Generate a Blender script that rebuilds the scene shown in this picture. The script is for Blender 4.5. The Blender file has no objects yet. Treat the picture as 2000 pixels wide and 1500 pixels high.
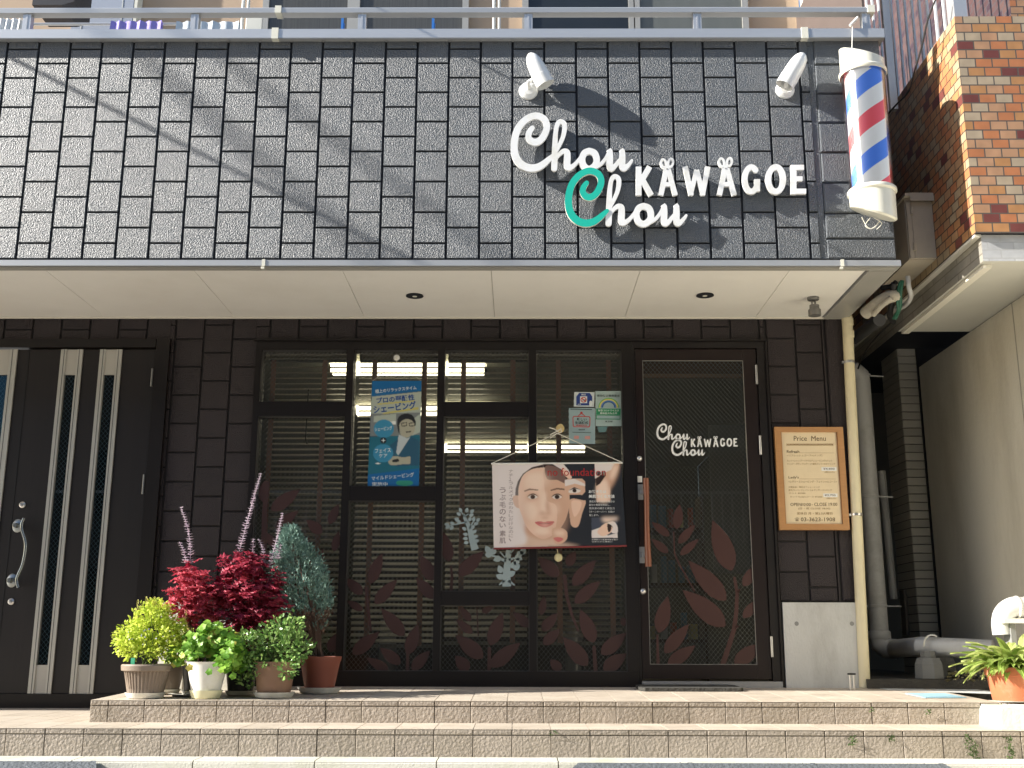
import bpy, bmesh, math, random
import numpy as np
from mathutils import Vector, Matrix, Euler
random.seed(7)
S = bpy.context.scene
COL = S.collection
# ------------------------------------------------------------------ camera geometry (fitted from the tile grid)
HC = 0.66                                   # eye height above the road
FOC, PITCH, YAW, ROLL = 2158.9, 0.23082, 0.00618, 0.00226
def cam_axes():
    cp, sp = math.cos(PITCH), math.sin(PITCH); cy, sy = math.cos(YAW), math.sin(YAW)
    def rz(v): return Vector((cy*v[0]-sy*v[1], sy*v[0]+cy*v[1], v[2]))
    f, u, r = rz((0, cp, sp)), rz((0, -sp, cp)), rz((1, 0, 0))
    r2 = r*math.cos(ROLL)+u*math.sin(ROLL); u2 = u*math.cos(ROLL)-r*math.sin(ROLL)
    return r2, u2, f
AR, AU, AF = cam_axes()
def ray(px, py): return AF + AR*((px-1000)/FOC) + AU*((750-py)/FOC)
def W(px, py, Y):                            # survey helper: photo point -> world point on the vertical plane at depth Y
    d = ray(px, py); d = d*(Y/d.y); return Vector((d.x, Y, d.z+HC))
def H(px, py, Z):                            # photo point -> world point on the level plane at height Z
    d = ray(px, py); d = d*((Z-HC)/d.z); return Vector((d.x, d.y, Z))
D, F = 7.44, 6.342                           # lower wall plane, fascia plane
TW = 0.20095                                 # tile pitch
ZS = 2.226+HC                                # soffit height
SUN = Vector((1.8, 0.33, -1.0)).normalized() # direction the light travels

# ------------------------------------------------------------------ materials
def nt(name):
    m = bpy.data.materials.new(name); m.use_nodes = True
    n = m.node_tree.nodes; b = n['Principled BSDF']; return m, n, m.node_tree.links, b
def rgb(c): return (c[0], c[1], c[2], 1)
def mat(name, col, rough=.6, metal=0, var=.12, vs=6, bump=0, bs=80, dirt=None, ds=3, spec=.5, trans=0, coat=0, detail=4, stretch=None, island=0):
    m, n, l, b = nt(name)
    tc = n.new('ShaderNodeTexCoord'); co = tc.outputs['Object']
    if stretch:
        mp = n.new('ShaderNodeMapping'); mp.inputs['Scale'].default_value = stretch; l.new(co, mp.inputs[0]); co = mp.outputs[0]
    b.inputs['Roughness'].default_value = rough; b.inputs['Metallic'].default_value = metal
    b.inputs['Specular IOR Level'].default_value = spec
    if coat: b.inputs['Coat Weight'].default_value = coat; b.inputs['Coat Roughness'].default_value = .08
    if trans: b.inputs['Transmission Weight'].default_value = trans
    nz = n.new('ShaderNodeTexNoise'); nz.inputs['Scale'].default_value = vs; nz.inputs['Detail'].default_value = detail; l.new(co, nz.inputs['Vector'])
    mx = n.new('ShaderNodeMix'); mx.data_type = 'RGBA'
    mx.inputs[6].default_value = rgb([c*(1-var) for c in col]); mx.inputs[7].default_value = rgb([min(1, c*(1+var)) for c in col])
    l.new(nz.outputs['Fac'], mx.inputs[0]); out = mx.outputs[2]
    if dirt:
        n2 = n.new('ShaderNodeTexNoise'); n2.inputs['Scale'].default_value = ds; n2.inputs['Detail'].default_value = 8; n2.inputs['Roughness'].default_value = .7; l.new(co, n2.inputs['Vector'])
        rp = n.new('ShaderNodeMapRange'); rp.inputs[1].default_value = .48; rp.inputs[2].default_value = .75; l.new(n2.outputs['Fac'], rp.inputs[0])
        m2 = n.new('ShaderNodeMix'); m2.data_type = 'RGBA'; l.new(rp.outputs[0], m2.inputs[0]); l.new(out, m2.inputs[6]); m2.inputs[7].default_value = rgb(dirt); out = m2.outputs[2]
    if island:
        ge = n.new('ShaderNodeNewGeometry'); r2 = n.new('ShaderNodeMapRange'); r2.inputs[3].default_value = 1-island; r2.inputs[4].default_value = 1+island; l.new(ge.outputs['Random Per Island'], r2.inputs[0])
        cm = n.new('ShaderNodeVectorMath'); cm.operation = 'SCALE'; l.new(out, cm.inputs[0]); l.new(r2.outputs[0], cm.inputs['Scale']); out = cm.outputs[0]
    l.new(out, b.inputs['Base Color'])
    if bump:
        nb = n.new('ShaderNodeTexNoise'); nb.inputs['Scale'].default_value = bs; nb.inputs['Detail'].default_value = 3; l.new(co, nb.inputs['Vector'])
        bp = n.new('ShaderNodeBump'); bp.inputs['Strength'].default_value = min(1, bump); bp.inputs['Distance'].default_value = .004*max(1, bump); l.new(nb.outputs['Fac'], bp.inputs['Height']); l.new(bp.outputs[0], b.inputs['Normal'])
    return m
def plain(name, col, rough=.6, metal=0, spec=.4): return mat(name, col, rough, metal, var=.05, vs=12, spec=spec)
def emis(name, col, s):
    m, n, l, b = nt(name); b.inputs['Base Color'].default_value = rgb(col); b.inputs['Emission Color'].default_value = rgb(col); b.inputs['Emission Strength'].default_value = s; return m
def glass(name, wire=False, tint=(.86, .85, .82), refl=1.0, wcol=(.26, .26, .23), gr=.01):
    m, n, l, b = nt(name); n.remove(b); o = n['Material Output']
    t = n.new('ShaderNodeBsdfTransparent'); t.inputs[0].default_value = rgb(tint)
    g = n.new('ShaderNodeBsdfGlossy'); g.inputs['Roughness'].default_value = gr
    fr = n.new('ShaderNodeFresnel'); fr.inputs[0].default_value = 1.5
    mu = n.new('ShaderNodeMath'); mu.operation = 'MULTIPLY'; mu.inputs[1].default_value = refl; l.new(fr.outputs[0], mu.inputs[0])
    mx = n.new('ShaderNodeMixShader'); l.new(mu.outputs[0], mx.inputs[0]); l.new(t.outputs[0], mx.inputs[1]); l.new(g.outputs[0], mx.inputs[2]); out = mx.outputs[0]
    if wire:
        tc = n.new('ShaderNodeTexCoord'); sp = n.new('ShaderNodeSeparateXYZ'); l.new(tc.outputs['Object'], sp.inputs[0])
        def M(op, a, c):
            q = n.new('ShaderNodeMath'); q.operation = op
            for i, v in enumerate((a, c)):
                if v is None: continue
                if isinstance(v, (int, float)): q.inputs[i].default_value = v
                else: l.new(v, q.inputs[i])
            return q.outputs[0]
        zz = M('MULTIPLY', sp.outputs[2], .86)
        masks = []
        for op in ('ADD', 'SUBTRACT'):
            v = M(op, sp.outputs[0], zz); v = M('MULTIPLY', v, 1/.030); v = M('FRACT', v, None); masks.append(M('LESS_THAN', v, .042))
        k = M('MAXIMUM', masks[0], masks[1])
        df = n.new('ShaderNodeBsdfPrincipled'); df.inputs['Base Color'].default_value = rgb(wcol); df.inputs['Roughness'].default_value = .45; df.inputs['Metallic'].default_value = .3
        m3 = n.new('ShaderNodeMixShader'); l.new(k, m3.inputs[0]); l.new(out, m3.inputs[1]); l.new(df.outputs[0], m3.inputs[2]); out = m3.outputs[0]
    l.new(out, o.inputs[0]); return m
def leafmat(name, a, b_, rough=.45, trans=.25):
    m, n, l, b = nt(name)
    ge = n.new('ShaderNodeNewGeometry'); mx = n.new('ShaderNodeMix'); mx.data_type = 'RGBA'
    mx.inputs[6].default_value = rgb(a); mx.inputs[7].default_value = rgb(b_); l.new(ge.outputs['Random Per Island'], mx.inputs[0]); l.new(mx.outputs[2], b.inputs['Base Color'])
    b.inputs['Roughness'].default_value = rough; b.inputs['Specular IOR Level'].default_value = .3
    tr = n.new('ShaderNodeBsdfTranslucent'); l.new(mx.outputs[2], tr.inputs[0]); ms = n.new('ShaderNodeMixShader'); ms.inputs[0].default_value = trans
    l.new(b.outputs[0], ms.inputs[1]); l.new(tr.outputs[0], ms.inputs[2]); l.new(ms.outputs[0], n['Material Output'].inputs[0]); return m
def brickmat(name, cols, mortar, bw, bh, axis='XZ', rough=.5, msize=.008, bump=.4):
    m, n, l, b = nt(name)
    tc = n.new('ShaderNodeTexCoord'); sp = n.new('ShaderNodeSeparateXYZ'); l.new(tc.outputs['Object'], sp.inputs[0]); cb = n.new('ShaderNodeCombineXYZ')
    l.new(sp.outputs[0 if axis[0] == 'X' else 1], cb.inputs[0]); l.new(sp.outputs[2], cb.inputs[1])
    def brick():
        br = n.new('ShaderNodeTexBrick'); br.inputs['Scale'].default_value = 1; br.inputs['Brick Width'].default_value = bw; br.inputs['Row Height'].default_value = bh
        br.inputs['Mortar Size'].default_value = msize/2; br.inputs['Mortar Smooth'].default_value = .1; br.inputs['Bias'].default_value = 0; l.new(cb.outputs[0], br.inputs['Vector']); return br
    br = brick(); br.inputs['Color1'].default_value = (0, 0, 0, 1); br.inputs['Color2'].default_value = (1, 1, 1, 1); br.inputs['Mortar'].default_value = (0, 0, 0, 1)
    cr = n.new('ShaderNodeValToRGB'); cr.color_ramp.interpolation = 'CONSTANT'; e = cr.color_ramp.elements
    for i, (p, c) in enumerate(cols):
        if i < 2: e[i].position = p; e[i].color = rgb(c)
        else: q = e.new(p); q.color = rgb(c)
    l.new(br.outputs['Color'], cr.inputs[0])
    nz = n.new('ShaderNodeTexNoise'); nz.inputs['Scale'].default_value = 14; l.new(tc.outputs['Object'], nz.inputs['Vector'])
    mm = n.new('ShaderNodeMix'); mm.data_type = 'RGBA'; mm.blend_type = 'MULTIPLY'; mm.inputs[0].default_value = .45; l.new(cr.outputs[0], mm.inputs[6]); l.new(nz.outputs['Color'], mm.inputs[7])
    hs = n.new('ShaderNodeMix'); hs.data_type = 'RGBA'; hs.inputs[0].default_value = .35; l.new(cr.outputs[0], hs.inputs[6])
    bw_ = n.new('ShaderNodeRGBToBW'); l.new(nz.outputs['Color'], bw_.inputs[0])
    mg = n.new('ShaderNodeMix'); mg.data_type = 'RGBA'; mg.blend_type = 'MULTIPLY'; mg.inputs[0].default_value = .5; l.new(cr.outputs[0], mg.inputs[6]); l.new(bw_.outputs[0], mg.inputs[7])
    mo = n.new('ShaderNodeMix'); mo.data_type = 'RGBA'; l.new(br.outputs['Fac'], mo.inputs[0]); l.new(mg.outputs[2], mo.inputs[6]); mo.inputs[7].default_value = rgb(mortar)
    l.new(mo.outputs[2], b.inputs['Base Color']); b.inputs['Roughness'].default_value = rough
    bp = n.new('ShaderNodeBump'); bp.invert = True; bp.inputs['Strength'].default_value = bump; bp.inputs['Distance'].default_value = .004; l.new(br.outputs['Fac'], bp.inputs['Height']); l.new(bp.outputs[0], b.inputs['Normal'])
    return m

M_FASC = mat('charcoal_tile_paint', (.070, .083, .098), .40, var=.16, vs=9, bump=2.4, bs=150, spec=.8, dirt=(.088, .096, .104), ds=3.5, island=.07)
M_GROOVE = mat('groove_paint', (.008, .009, .013), .7, var=.2)
M_BROWN = mat('brown_tile_paint', (.023, .0165, .0180), .55, var=.14, vs=9, bump=1.6, bs=150, spec=.4, island=.15)
M_BGROOVE = mat('brown_groove', (.008, .006, .006), .7)
M_SOFFIT = mat('soffit_board', (.84, .815, .76), .6, var=.03, vs=2, dirt=(.77, .74, .68), ds=.9)
M_ALU = mat('silver_aluminium', (.56, .57, .58), .38, metal=.55, var=.05, vs=3, stretch=(1, 1, 14))
M_ALU_D = mat('grey_trim', (.40, .39, .36), .45, metal=.3, var=.08)
M_TRIMW = mat('cream_trim', (.70, .67, .58), .5, var=.05)
M_JOINER = plain('joiner_white', (.75, .74, .64), .45)
M_DARKFR = mat('dark_brown_frame', (.008, .0055, .005), .38, var=.2, vs=5, spec=.4)
M_DOORBR = mat('door_brown', (.013, .0065, .0055), .35, var=.3, vs=3, stretch=(14, 1, 1), spec=.4)
M_GOLD = mat('champagne_metal', (.54, .525, .47), .38, metal=.45, var=.06, stretch=(1, 1, .3))
M_GOLD2 = mat('champagne_panel', (.48, .455, .40), .5, metal=.2, var=.05)
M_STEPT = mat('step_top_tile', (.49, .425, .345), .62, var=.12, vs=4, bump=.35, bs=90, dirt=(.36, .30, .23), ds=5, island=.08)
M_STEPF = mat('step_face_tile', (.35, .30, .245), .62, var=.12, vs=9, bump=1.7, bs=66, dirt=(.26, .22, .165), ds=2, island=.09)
M_GROUT = mat('grout', (.17, .15, .12), .9, var=.3, vs=30)
M_GROUTL = mat('pale_grout', (.62, .57, .48), .9, var=.2, vs=20)
M_KERB = mat('kerb_concrete', (.54, .53, .47), .85, var=.14, vs=8, bump=.6, bs=120, dirt=(.42, .42, .32), ds=3)
M_CONC = mat('grey_concrete', (.56, .56, .54), .85, var=.10, vs=5, bump=.8, bs=60, dirt=(.42, .415, .39), ds=3, stretch=(1.4, 1, .6))
M_ROAD = mat('road_asphalt', (.30, .29, .27), .9, var=.25, vs=60, bump=.8, bs=200)
M_RUB = mat('ramp_plate', (.12, .135, .15), .65, metal=.25, var=.25, vs=20, bump=2.5, bs=55)
M_WHITE = mat('sign_white', (.86, .87, .87), .32, var=.02, vs=3, dirt=(.74, .73, .66), ds=9)
M_CREAMEDGE = plain('sign_edge', (.80, .78, .68), .4)
M_TEAL = mat('sign_teal', (.02, .50, .38), .32, var=.05)
M_LAMPW = mat('lamp_white', (.80, .81, .80), .3, var=.03, coat=.3)
M_BLACK = plain('black', (.01, .01, .01), .5)
M_STEEL = plain('steel', (.62, .61, .60), .28, metal=.9)
M_STRING = plain('string', (.72, .68, .58), .8)
M_TERRA = mat('terracotta', (.46, .14, .06), .7, var=.15, vs=14, bump=.3, bs=60, dirt=(.50, .26, .17), ds=7)
M_TERRA2 = mat('terracotta_plastic', (.26, .075, .045), .5, var=.1)
M_TAUPE = mat('taupe_plastic', (.25, .195, .15), .5, var=.08)
M_BROWNP = mat('brown_planter', (.27, .155, .10), .6, var=.15)
M_WHITEP = mat('white_plastic', (.80, .79, .74), .4, var=.05, dirt=(.64, .62, .5), ds=8)
M_YELP = mat('yellowed_plastic', (.76, .74, .50), .4, var=.05)
M_BLKP = plain('black_plastic', (.03, .03, .03), .45)
M_SOIL = mat('soil', (.05, .035, .022), .95, var=.4, vs=60, bump=1, bs=90)
M_PIPE = mat('grey_pipe', (.50, .50, .49), .45, var=.07, dirt=(.30, .29, .27), ds=3)
M_CREAMP = mat('cream_pipe', (.74, .66, .44), .45, var=.06, vs=4, dirt=(.56, .49, .33), ds=5, stretch=(1, 1, .25))
M_WALLG = mat('beige_render', (.60, .565, .47), .85, var=.07, vs=2, bump=.8, bs=90, dirt=(.46, .425, .34), ds=1.6, stretch=(1, 1.3, .35))
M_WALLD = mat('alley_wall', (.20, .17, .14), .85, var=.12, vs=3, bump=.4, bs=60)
M_GLASS = glass('window_glass', False)
M_WGLASS = glass('wired_glass', True)
M_LEAFD = mat('brown_film', (.050, .0195, .0165), .45, var=.06)
M_TREEF = mat('pale_grey_film', (.33, .40, .40), .5, var=.12, vs=10)
M_SLAT = mat('blind_slat', (.46, .41, .32), .5, var=.12, vs=3)
M_TAPE = mat('blind_tape', (.50, .28, .20), .8, var=.12)
M_BRICK_F = brickmat('brick_front', [(0, (.62, .24, .10)), (.22, (.60, .34, .19)), (.45, (.57, .45, .31)), (.68, (.60, .30, .12)), (.86, (.22, .062, .05))], (.10, .085, .07), .1, .0588, 'XZ')
M_BRICK_S = brickmat('brick_side', [(0, (.60, .24, .10)), (.22, (.58, .34, .17)), (.45, (.54, .41, .25)), (.7, (.58, .29, .12)), (.88, (.22, .062, .05))], (.06, .045, .035), .1, .0588, 'YZ')
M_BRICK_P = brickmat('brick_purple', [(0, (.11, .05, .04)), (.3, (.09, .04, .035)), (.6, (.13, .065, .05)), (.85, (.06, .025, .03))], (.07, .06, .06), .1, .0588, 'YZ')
M_WTILE = brickmat('white_band_tile', [(0, (.60, .61, .62)), (.5, (.66, .67, .67))], (.42, .42, .42), .15, .05, 'XZ')
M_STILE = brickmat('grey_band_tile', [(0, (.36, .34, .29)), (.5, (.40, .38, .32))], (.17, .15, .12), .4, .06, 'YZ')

# ------------------------------------------------------------------ mesh helpers
class MB:
    def __init__(s): s.v = []; s.f = []; s.m = []
    def add(s, vs, fs, mi=0):
        o = len(s.v); s.v += [tuple(v) for v in vs]; s.f += [tuple(i+o for i in f) for f in fs]; s.m += [mi]*len(fs); return s
    def box(s, x0, x1, y0, y1, z0, z1, mi=0):
        return s.add([(x0,y0,z0),(x1,y0,z0),(x1,y1,z0),(x0,y1,z0),(x0,y0,z1),(x1,y0,z1),(x1,y1,z1),(x0,y1,z1)],
                     [(0,3,2,1),(4,5,6,7),(0,1,5,4),(1,2,6,5),(2,3,7,6),(3,0,4,7)], mi)
    def tile(s, x0, x1, z0, z1, y, dep=.012, bev=.004, mi=0):      # bevelled tile facing -Y
        b = bev
        vs = [(x0,y+dep,z0),(x1,y+dep,z0),(x1,y+dep,z1),(x0,y+dep,z1),(x0,y+b,z0),(x1,y+b,z0),(x1,y+b,z1),(x0,y+b,z1),(x0+b,y,z0+b),(x1-b,y,z0+b),(x1-b,y,z1-b),(x0+b,y,z1-b)]
        return s.add(vs, [(0,1,5,4),(1,2,6,5),(2,3,7,6),(3,0,4,7),(4,5,9,8),(5,6,10,9),(6,7,11,10),(7,4,8,11),(8,9,10,11)], mi)
    def quad(s, a, b, c, d, mi=0): return s.add([a, b, c, d], [(0, 1, 2, 3)], mi)
    def tube(s, pts, r, n=10, mi=0, cap=True, flat=None):
        pts = [Vector(p) for p in pts]; rs = r if isinstance(r, (list, tuple)) else [r]*len(pts); vs = []; fs = []
        t0 = (pts[1]-pts[0]).normalized(); up = Vector((0, 0, 1)) if abs(t0.z) < .9 else Vector((0, 1, 0)); nn = t0.cross(up).normalized()
        for i, p in enumerate(pts):
            t = ((pts[min(i+1, len(pts)-1)]-pts[max(i-1, 0)])).normalized(); nn = (nn-t*nn.dot(t)).normalized(); bb = t.cross(nn)
            for k in range(n):
                a = 2*math.pi*k/n; vs.append(p+(nn*math.cos(a)+bb*math.sin(a))*rs[i])
        for i in range(len(pts)-1):
            for k in range(n): fs.append((i*n+k, i*n+(k+1) % n, (i+1)*n+(k+1) % n, (i+1)*n+k))
        if cap: fs.append(tuple(range(n))[::-1]); fs.append(tuple((len(pts)-1)*n+k for k in range(n)))
        return s.add(vs, fs, mi)
    def lathe(s, c, prof, n=32, mi=0, axis=None, sx=1, sy=1, flute=0, nf=0):      # prof: (radius, height)
        c = Vector(c); vs = []; fs = []
        R = Matrix.Identity(3) if axis is None else Vector((0, 0, 1)).rotation_difference(Vector(axis)).to_matrix()
        for (r, h) in prof:
            for k in range(n):
                a = 2*math.pi*k/n; rr = r*(1+(flute*math.cos(nf*a) if flute else 0)); vs.append(c+R@Vector((rr*math.cos(a)*sx, rr*math.sin(a)*sy, h)))
        for i in range(len(prof)-1):
            for k in range(n): fs.append((i*n+k, i*n+(k+1) % n, (i+1)*n+(k+1) % n, (i+1)*n+k))
        if prof[0][0] > 1e-6: fs.append(tuple(range(n))[::-1])
        if prof[-1][0] > 1e-6: fs.append(tuple((len(prof)-1)*n+k for k in range(n)))
        return s.add(vs, fs, mi)
    def prism(s, poly, y0, y1, mi=0):        # poly (x,z) ccw seen from -Y, y0 front
        n = len(poly); vs = [(x, y0, z) for x, z in poly]+[(x, y1, z) for x, z in poly]
        fs = [tuple(range(n)), tuple(range(2*n-1, n-1, -1))]+[(i, n+i, n+(i+1) % n, (i+1) % n) for i in range(n)]
        return s.add(vs, fs, mi)
    def prismx(s, poly, x0, x1, mi=0):       # poly (y,z) swept along X
        n = len(poly); vs = [(x0, y, z) for y, z in poly]+[(x1, y, z) for y, z in poly]
        fs = [tuple(range(n)), tuple(range(2*n-1, n-1, -1))]+[(i, n+i, n+(i+1) % n, (i+1) % n) for i in range(n)]
        return s.add(vs, fs, mi)
def wloc(o):
    v = Vector((0, 0, 0))
    while o is not None: v += o.location; o = o.parent
    return v
def obj(name, mb, mats, parent=None, smooth=False, label=None):
    if not isinstance(mats, (list, tuple)): mats = [mats]
    if isinstance(mb, MB):
        me = bpy.data.meshes.new(name); off = wloc(parent) if parent is not None else Vector()
        if parent is None:
            a = np.array(mb.v); off = Vector(((a[:,0].min()+a[:,0].max())/2, (a[:,1].min()+a[:,1].max())/2, a[:,2].min()))
        me.from_pydata([(v[0]-off.x, v[1]-off.y, v[2]-off.z) for v in mb.v], [], mb.f); me.update()
        for i, p in enumerate(me.polygons): p.material_index = mb.m[i]; p.use_smooth = smooth
        bm = bmesh.new(); bm.from_mesh(me); bmesh.ops.recalc_face_normals(bm, faces=bm.faces) if not getattr(mb, 'keep', False) else None; bm.to_mesh(me); bm.free()
        if smooth:
            try: me.set_sharp_from_angle(angle=math.radians(38))
            except Exception: pass
    else: me = mb; off = Vector()
    for m in mats: me.materials.append(m)
    o = bpy.data.objects.new(name, me); COL.objects.link(o)
    if parent is not None: o.parent = parent
    else: o.location = off
    if label: o['label'] = label
    return o
def split(mb):
    par = list(range(len(mb.v)))
    def fd(a):
        while par[a] != a: par[a] = par[par[a]]; a = par[a]
        return a
    for f in mb.f:
        for k in f[1:]: par[fd(k)] = fd(f[0])
    gr = {}
    for i, f in enumerate(mb.f): gr.setdefault(fd(f[0]), []).append(i)
    out = []
    for fs in gr.values():
        m = MB(); idx = {}
        for i in fs:
            f = []
            for k in mb.f[i]:
                if k not in idx: idx[k] = len(m.v); m.v.append(mb.v[k])
                f.append(idx[k])
            m.f.append(tuple(f)); m.m.append(mb.m[i])
        out.append(m)
    return out
def objs(name, mb, mats, parent, smooth=False):
    return [obj(name, m, mats, parent, smooth) for m in split(mb)]
def thing(name, label, cat, loc=(0, 0, 0), group=None, kind=None):
    o = bpy.data.objects.new(name, None); COL.objects.link(o); o.location = loc; o.empty_display_size = .1
    return tag(o, label, cat, group, kind)
def tag(o, label=None, cat=None, group=None, kind=None):
    if label: o['label'] = label
    if cat: o['category'] = cat
    if group: o['group'] = group
    if kind: o['kind'] = kind
    return o
def structure(o): o['kind'] = 'structure'; return o
def copy_thing(o, loc, label=None):
    r = o.copy(); COL.objects.link(r); r.location = loc
    if label: r['label'] = label
    for ch in o.children:
        c = ch.copy(); COL.objects.link(c); c.parent = r
        for g in ch.children: d = g.copy(); COL.objects.link(d); d.parent = c
    return r
def spline(pts, n=8, closed=False):
    P = [np.array(p, float) for p in pts]; out = []; N = len(P)
    rng = range(N) if closed else range(N-1)
    for i in rng:
        if closed: p0, p1, p2, p3 = P[(i-1) % N], P[i], P[(i+1) % N], P[(i+2) % N]
        else: p0, p1, p2, p3 = P[max(i-1, 0)], P[i], P[i+1], P[min(i+2, N-1)]
        for k in range(n):
            t = k/n; out.append(.5*((2*p1)+(-p0+p2)*t+(2*p0-5*p1+4*p2-p3)*t*t+(-p0+3*p1-3*p2+p3)*t**3))
    if not closed: out.append(P[-1])
    return out
# ---- lettering drawn from strokes: signed distance union -> outline -> solid
def outline(strokes, boxes, g=.5):
    """strokes: lists of (x,y,w) ; boxes: ((x0,y0),(x1,y1),w) square-ended bars"""
    pts = [p for s_ in strokes for p in s_]+[(*b[i], b[2]) for b in boxes for i in (0, 1)]
    x0 = min(p[0]-p[2] for p in pts)-2; x1 = max(p[0]+p[2] for p in pts)+2; y0 = min(p[1]-p[2] for p in pts)-2; y1 = max(p[1]+p[2] for p in pts)+2
    nx, ny = int((x1-x0)/g)+2, int((y1-y0)/g)+2; A = np.full((ny, nx), 9., float)
    def win(ax, ay, bx, by, m):
        i0 = max(0, int((min(ax, bx)-m-x0)/g)); i1 = min(nx, int((max(ax, bx)+m-x0)/g)+2); j0 = max(0, int((min(ay, by)-m-y0)/g)); j1 = min(ny, int((max(ay, by)+m-y0)/g)+2)
        X = x0+g*np.arange(i0, i1)[None, :]; Y = y0+g*np.arange(j0, j1)[:, None]; return i0, i1, j0, j1, X, Y
    for s_ in strokes:
        sp = spline(s_, 6) if len(s_) > 2 else s_
        for a, b in zip(sp[:-1], sp[1:]):
            m = max(a[2], b[2])/2+3; i0, i1, j0, j1, X, Y = win(a[0], a[1], b[0], b[1], m)
            dx, dy = b[0]-a[0], b[1]-a[1]; L = dx*dx+dy*dy+1e-9; t = np.clip(((X-a[0])*dx+(Y-a[1])*dy)/L, 0, 1)
            dd = np.hypot(X-a[0]-t*dx, Y-a[1]-t*dy)-(a[2]+(b[2]-a[2])*t)/2; A[j0:j1, i0:i1] = np.minimum(A[j0:j1, i0:i1], dd)
    for (a, b, w) in boxes:
        i0, i1, j0, j1, X, Y = win(a[0], a[1], b[0], b[1], w/2+3); dx, dy = b[0]-a[0], b[1]-a[1]; L = math.hypot(dx, dy); ux, uy = dx/L, dy/L
        cx, cy = (a[0]+b[0])/2, (a[1]+b[1])/2; u = np.abs((X-cx)*ux+(Y-cy)*uy)-L/2; v = np.abs(-(X-cx)*uy+(Y-cy)*ux)-w/2
        dd = np.maximum(u, v); A[j0:j1, i0:i1] = np.minimum(A[j0:j1, i0:i1], dd)
    IN = A < 0; c = IN[:-1, :-1]*1+IN[:-1, 1:]*2+IN[1:, 1:]*4+IN[1:, :-1]*8; segs = {}
    tb = {1:[(3,0)],2:[(0,1)],3:[(3,1)],4:[(1,2)],5:[(3,0),(1,2)],6:[(0,2)],7:[(3,2)],8:[(2,3)],9:[(2,0)],10:[(0,1),(2,3)],11:[(2,1)],12:[(1,3)],13:[(1,0)],14:[(0,3)]}
    def ep(j, i, e):
        if e == 0: a, b = (j, i), (j, i+1)
        elif e == 1: a, b = (j, i+1), (j+1, i+1)
        elif e == 2: a, b = (j+1, i), (j+1, i+1)
        else: a, b = (j, i), (j+1, i)
        va, vb = A[a], A[b]; t = va/(va-vb); return (a, b), (x0+g*(a[1]+(b[1]-a[1])*t), y0+g*(a[0]+(b[0]-a[0])*t))
    J, I = np.where((c > 0) & (c < 15)); pos = {}
    for j, i in zip(J.tolist(), I.tolist()):
        for e0, e1 in tb[int(c[j, i])]:
            k0, p0 = ep(j, i, e0); k1, p1 = ep(j, i, e1); segs.setdefault(k0, []).append(k1); pos[k0] = p0; pos[k1] = p1
    loops = []
    while segs:
        st = next(iter(segs)); lp = [st]; cur = st
        while True:
            nx_ = segs.get(cur)
            if not nx_: break
            q = nx_.pop()
            if not nx_: del segs[cur]
            if q == st: break
            lp.append(q); cur = q
        if len(lp) > 6:
            P = [pos[k] for k in lp]; R = [P[0]]                   # simplify
            for i in range(1, len(P)-1):
                a, b, d_ = R[-1], P[i], P[i+1]
                cr = abs((b[0]-a[0])*(d_[1]-a[1])-(b[1]-a[1])*(d_[0]-a[0]))
                if cr > .10 or math.hypot(b[0]-a[0], b[1]-a[1]) > 6: R.append(b)
            loops.append(R)
    return loops
def loops_mesh(loops, mapf, ext, y, bevel=0):
    cu = bpy.data.curves.new('lettering', 'CURVE'); cu.dimensions = '2D'; cu.fill_mode = 'BOTH'; cu.extrude = ext/2; cu.bevel_depth = bevel; cu.bevel_resolution = 1
    for lp in loops:
        sp = cu.splines.new('POLY'); sp.points.add(len(lp)-1)
        for i, p in enumerate(lp): q = mapf(*p); sp.points[i].co = (q[0], q[1], 0, 1)
        sp.use_cyclic_u = True
    return curve_mesh(cu, y)
def curve_mesh(cu, y):
    o = bpy.data.objects.new('tmp', cu); COL.objects.link(o); dg = bpy.context.evaluated_depsgraph_get()
    me = bpy.data.meshes.new_from_object(o.evaluated_get(dg)); bpy.data.objects.remove(o)
    for v in me.vertices: x, yy, z = v.co; v.co = (x, y-z, yy)
    me.materials.clear(); return me
def mesh_to_mb(me, mb, mi=0):
    mb.add([tuple(v.co) for v in me.vertices], [tuple(p.vertices) for p in me.polygons], mi)
_tc = {}
def text_mb(mb, s, px0, py0, px1, py1, Y, mi=0, bold=0, shear=0, keep=False, rot=0):
    """lettering s fitted in the photo box, on the vertical plane Y"""
    key = (s, bold, shear)
    if key not in _tc:
        cu = bpy.data.curves.new('t', 'FONT'); cu.body = s; cu.resolution_u = 2; cu.offset = bold; cu.shear = shear; cu.size = 1
        o = bpy.data.objects.new('t', cu); COL.objects.link(o); me = bpy.data.meshes.new_from_object(o.evaluated_get(bpy.context.evaluated_depsgraph_get())); bpy.data.objects.remove(o)
        _tc[key] = (np.array([v.co[:2] for v in me.vertices]), [tuple(p.vertices) for p in me.polygons])
    V, Fc = _tc[key]
    if len(V) == 0: return
    lo, hi = V.min(0), V.max(0); a = W(px0, py1, Y); b = W(px1, py0, Y); c0 = W(px0, py0, Y)
    sx = (b.x-c0.x)/(hi[0]-lo[0]); sz = (b.z-a.z)/(hi[1]-lo[1])
    if keep: sz = sx = min(sx, sz)
    vs = []
    for x, z in V:
        ux, uz = (x-lo[0])*sx, (z-lo[1])*sz; lean = (a.x-c0.x)*(1-uz/max(1e-6, (hi[1]-lo[1])*sz)) if not rot else 0
        if rot: ux, uz = ux*math.cos(rot)-uz*math.sin(rot), ux*math.sin(rot)+uz*math.cos(rot)
        vs.append((c0.x+ux+lean, Y, a.z+uz))
    mb.add(vs, Fc, mi)
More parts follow.
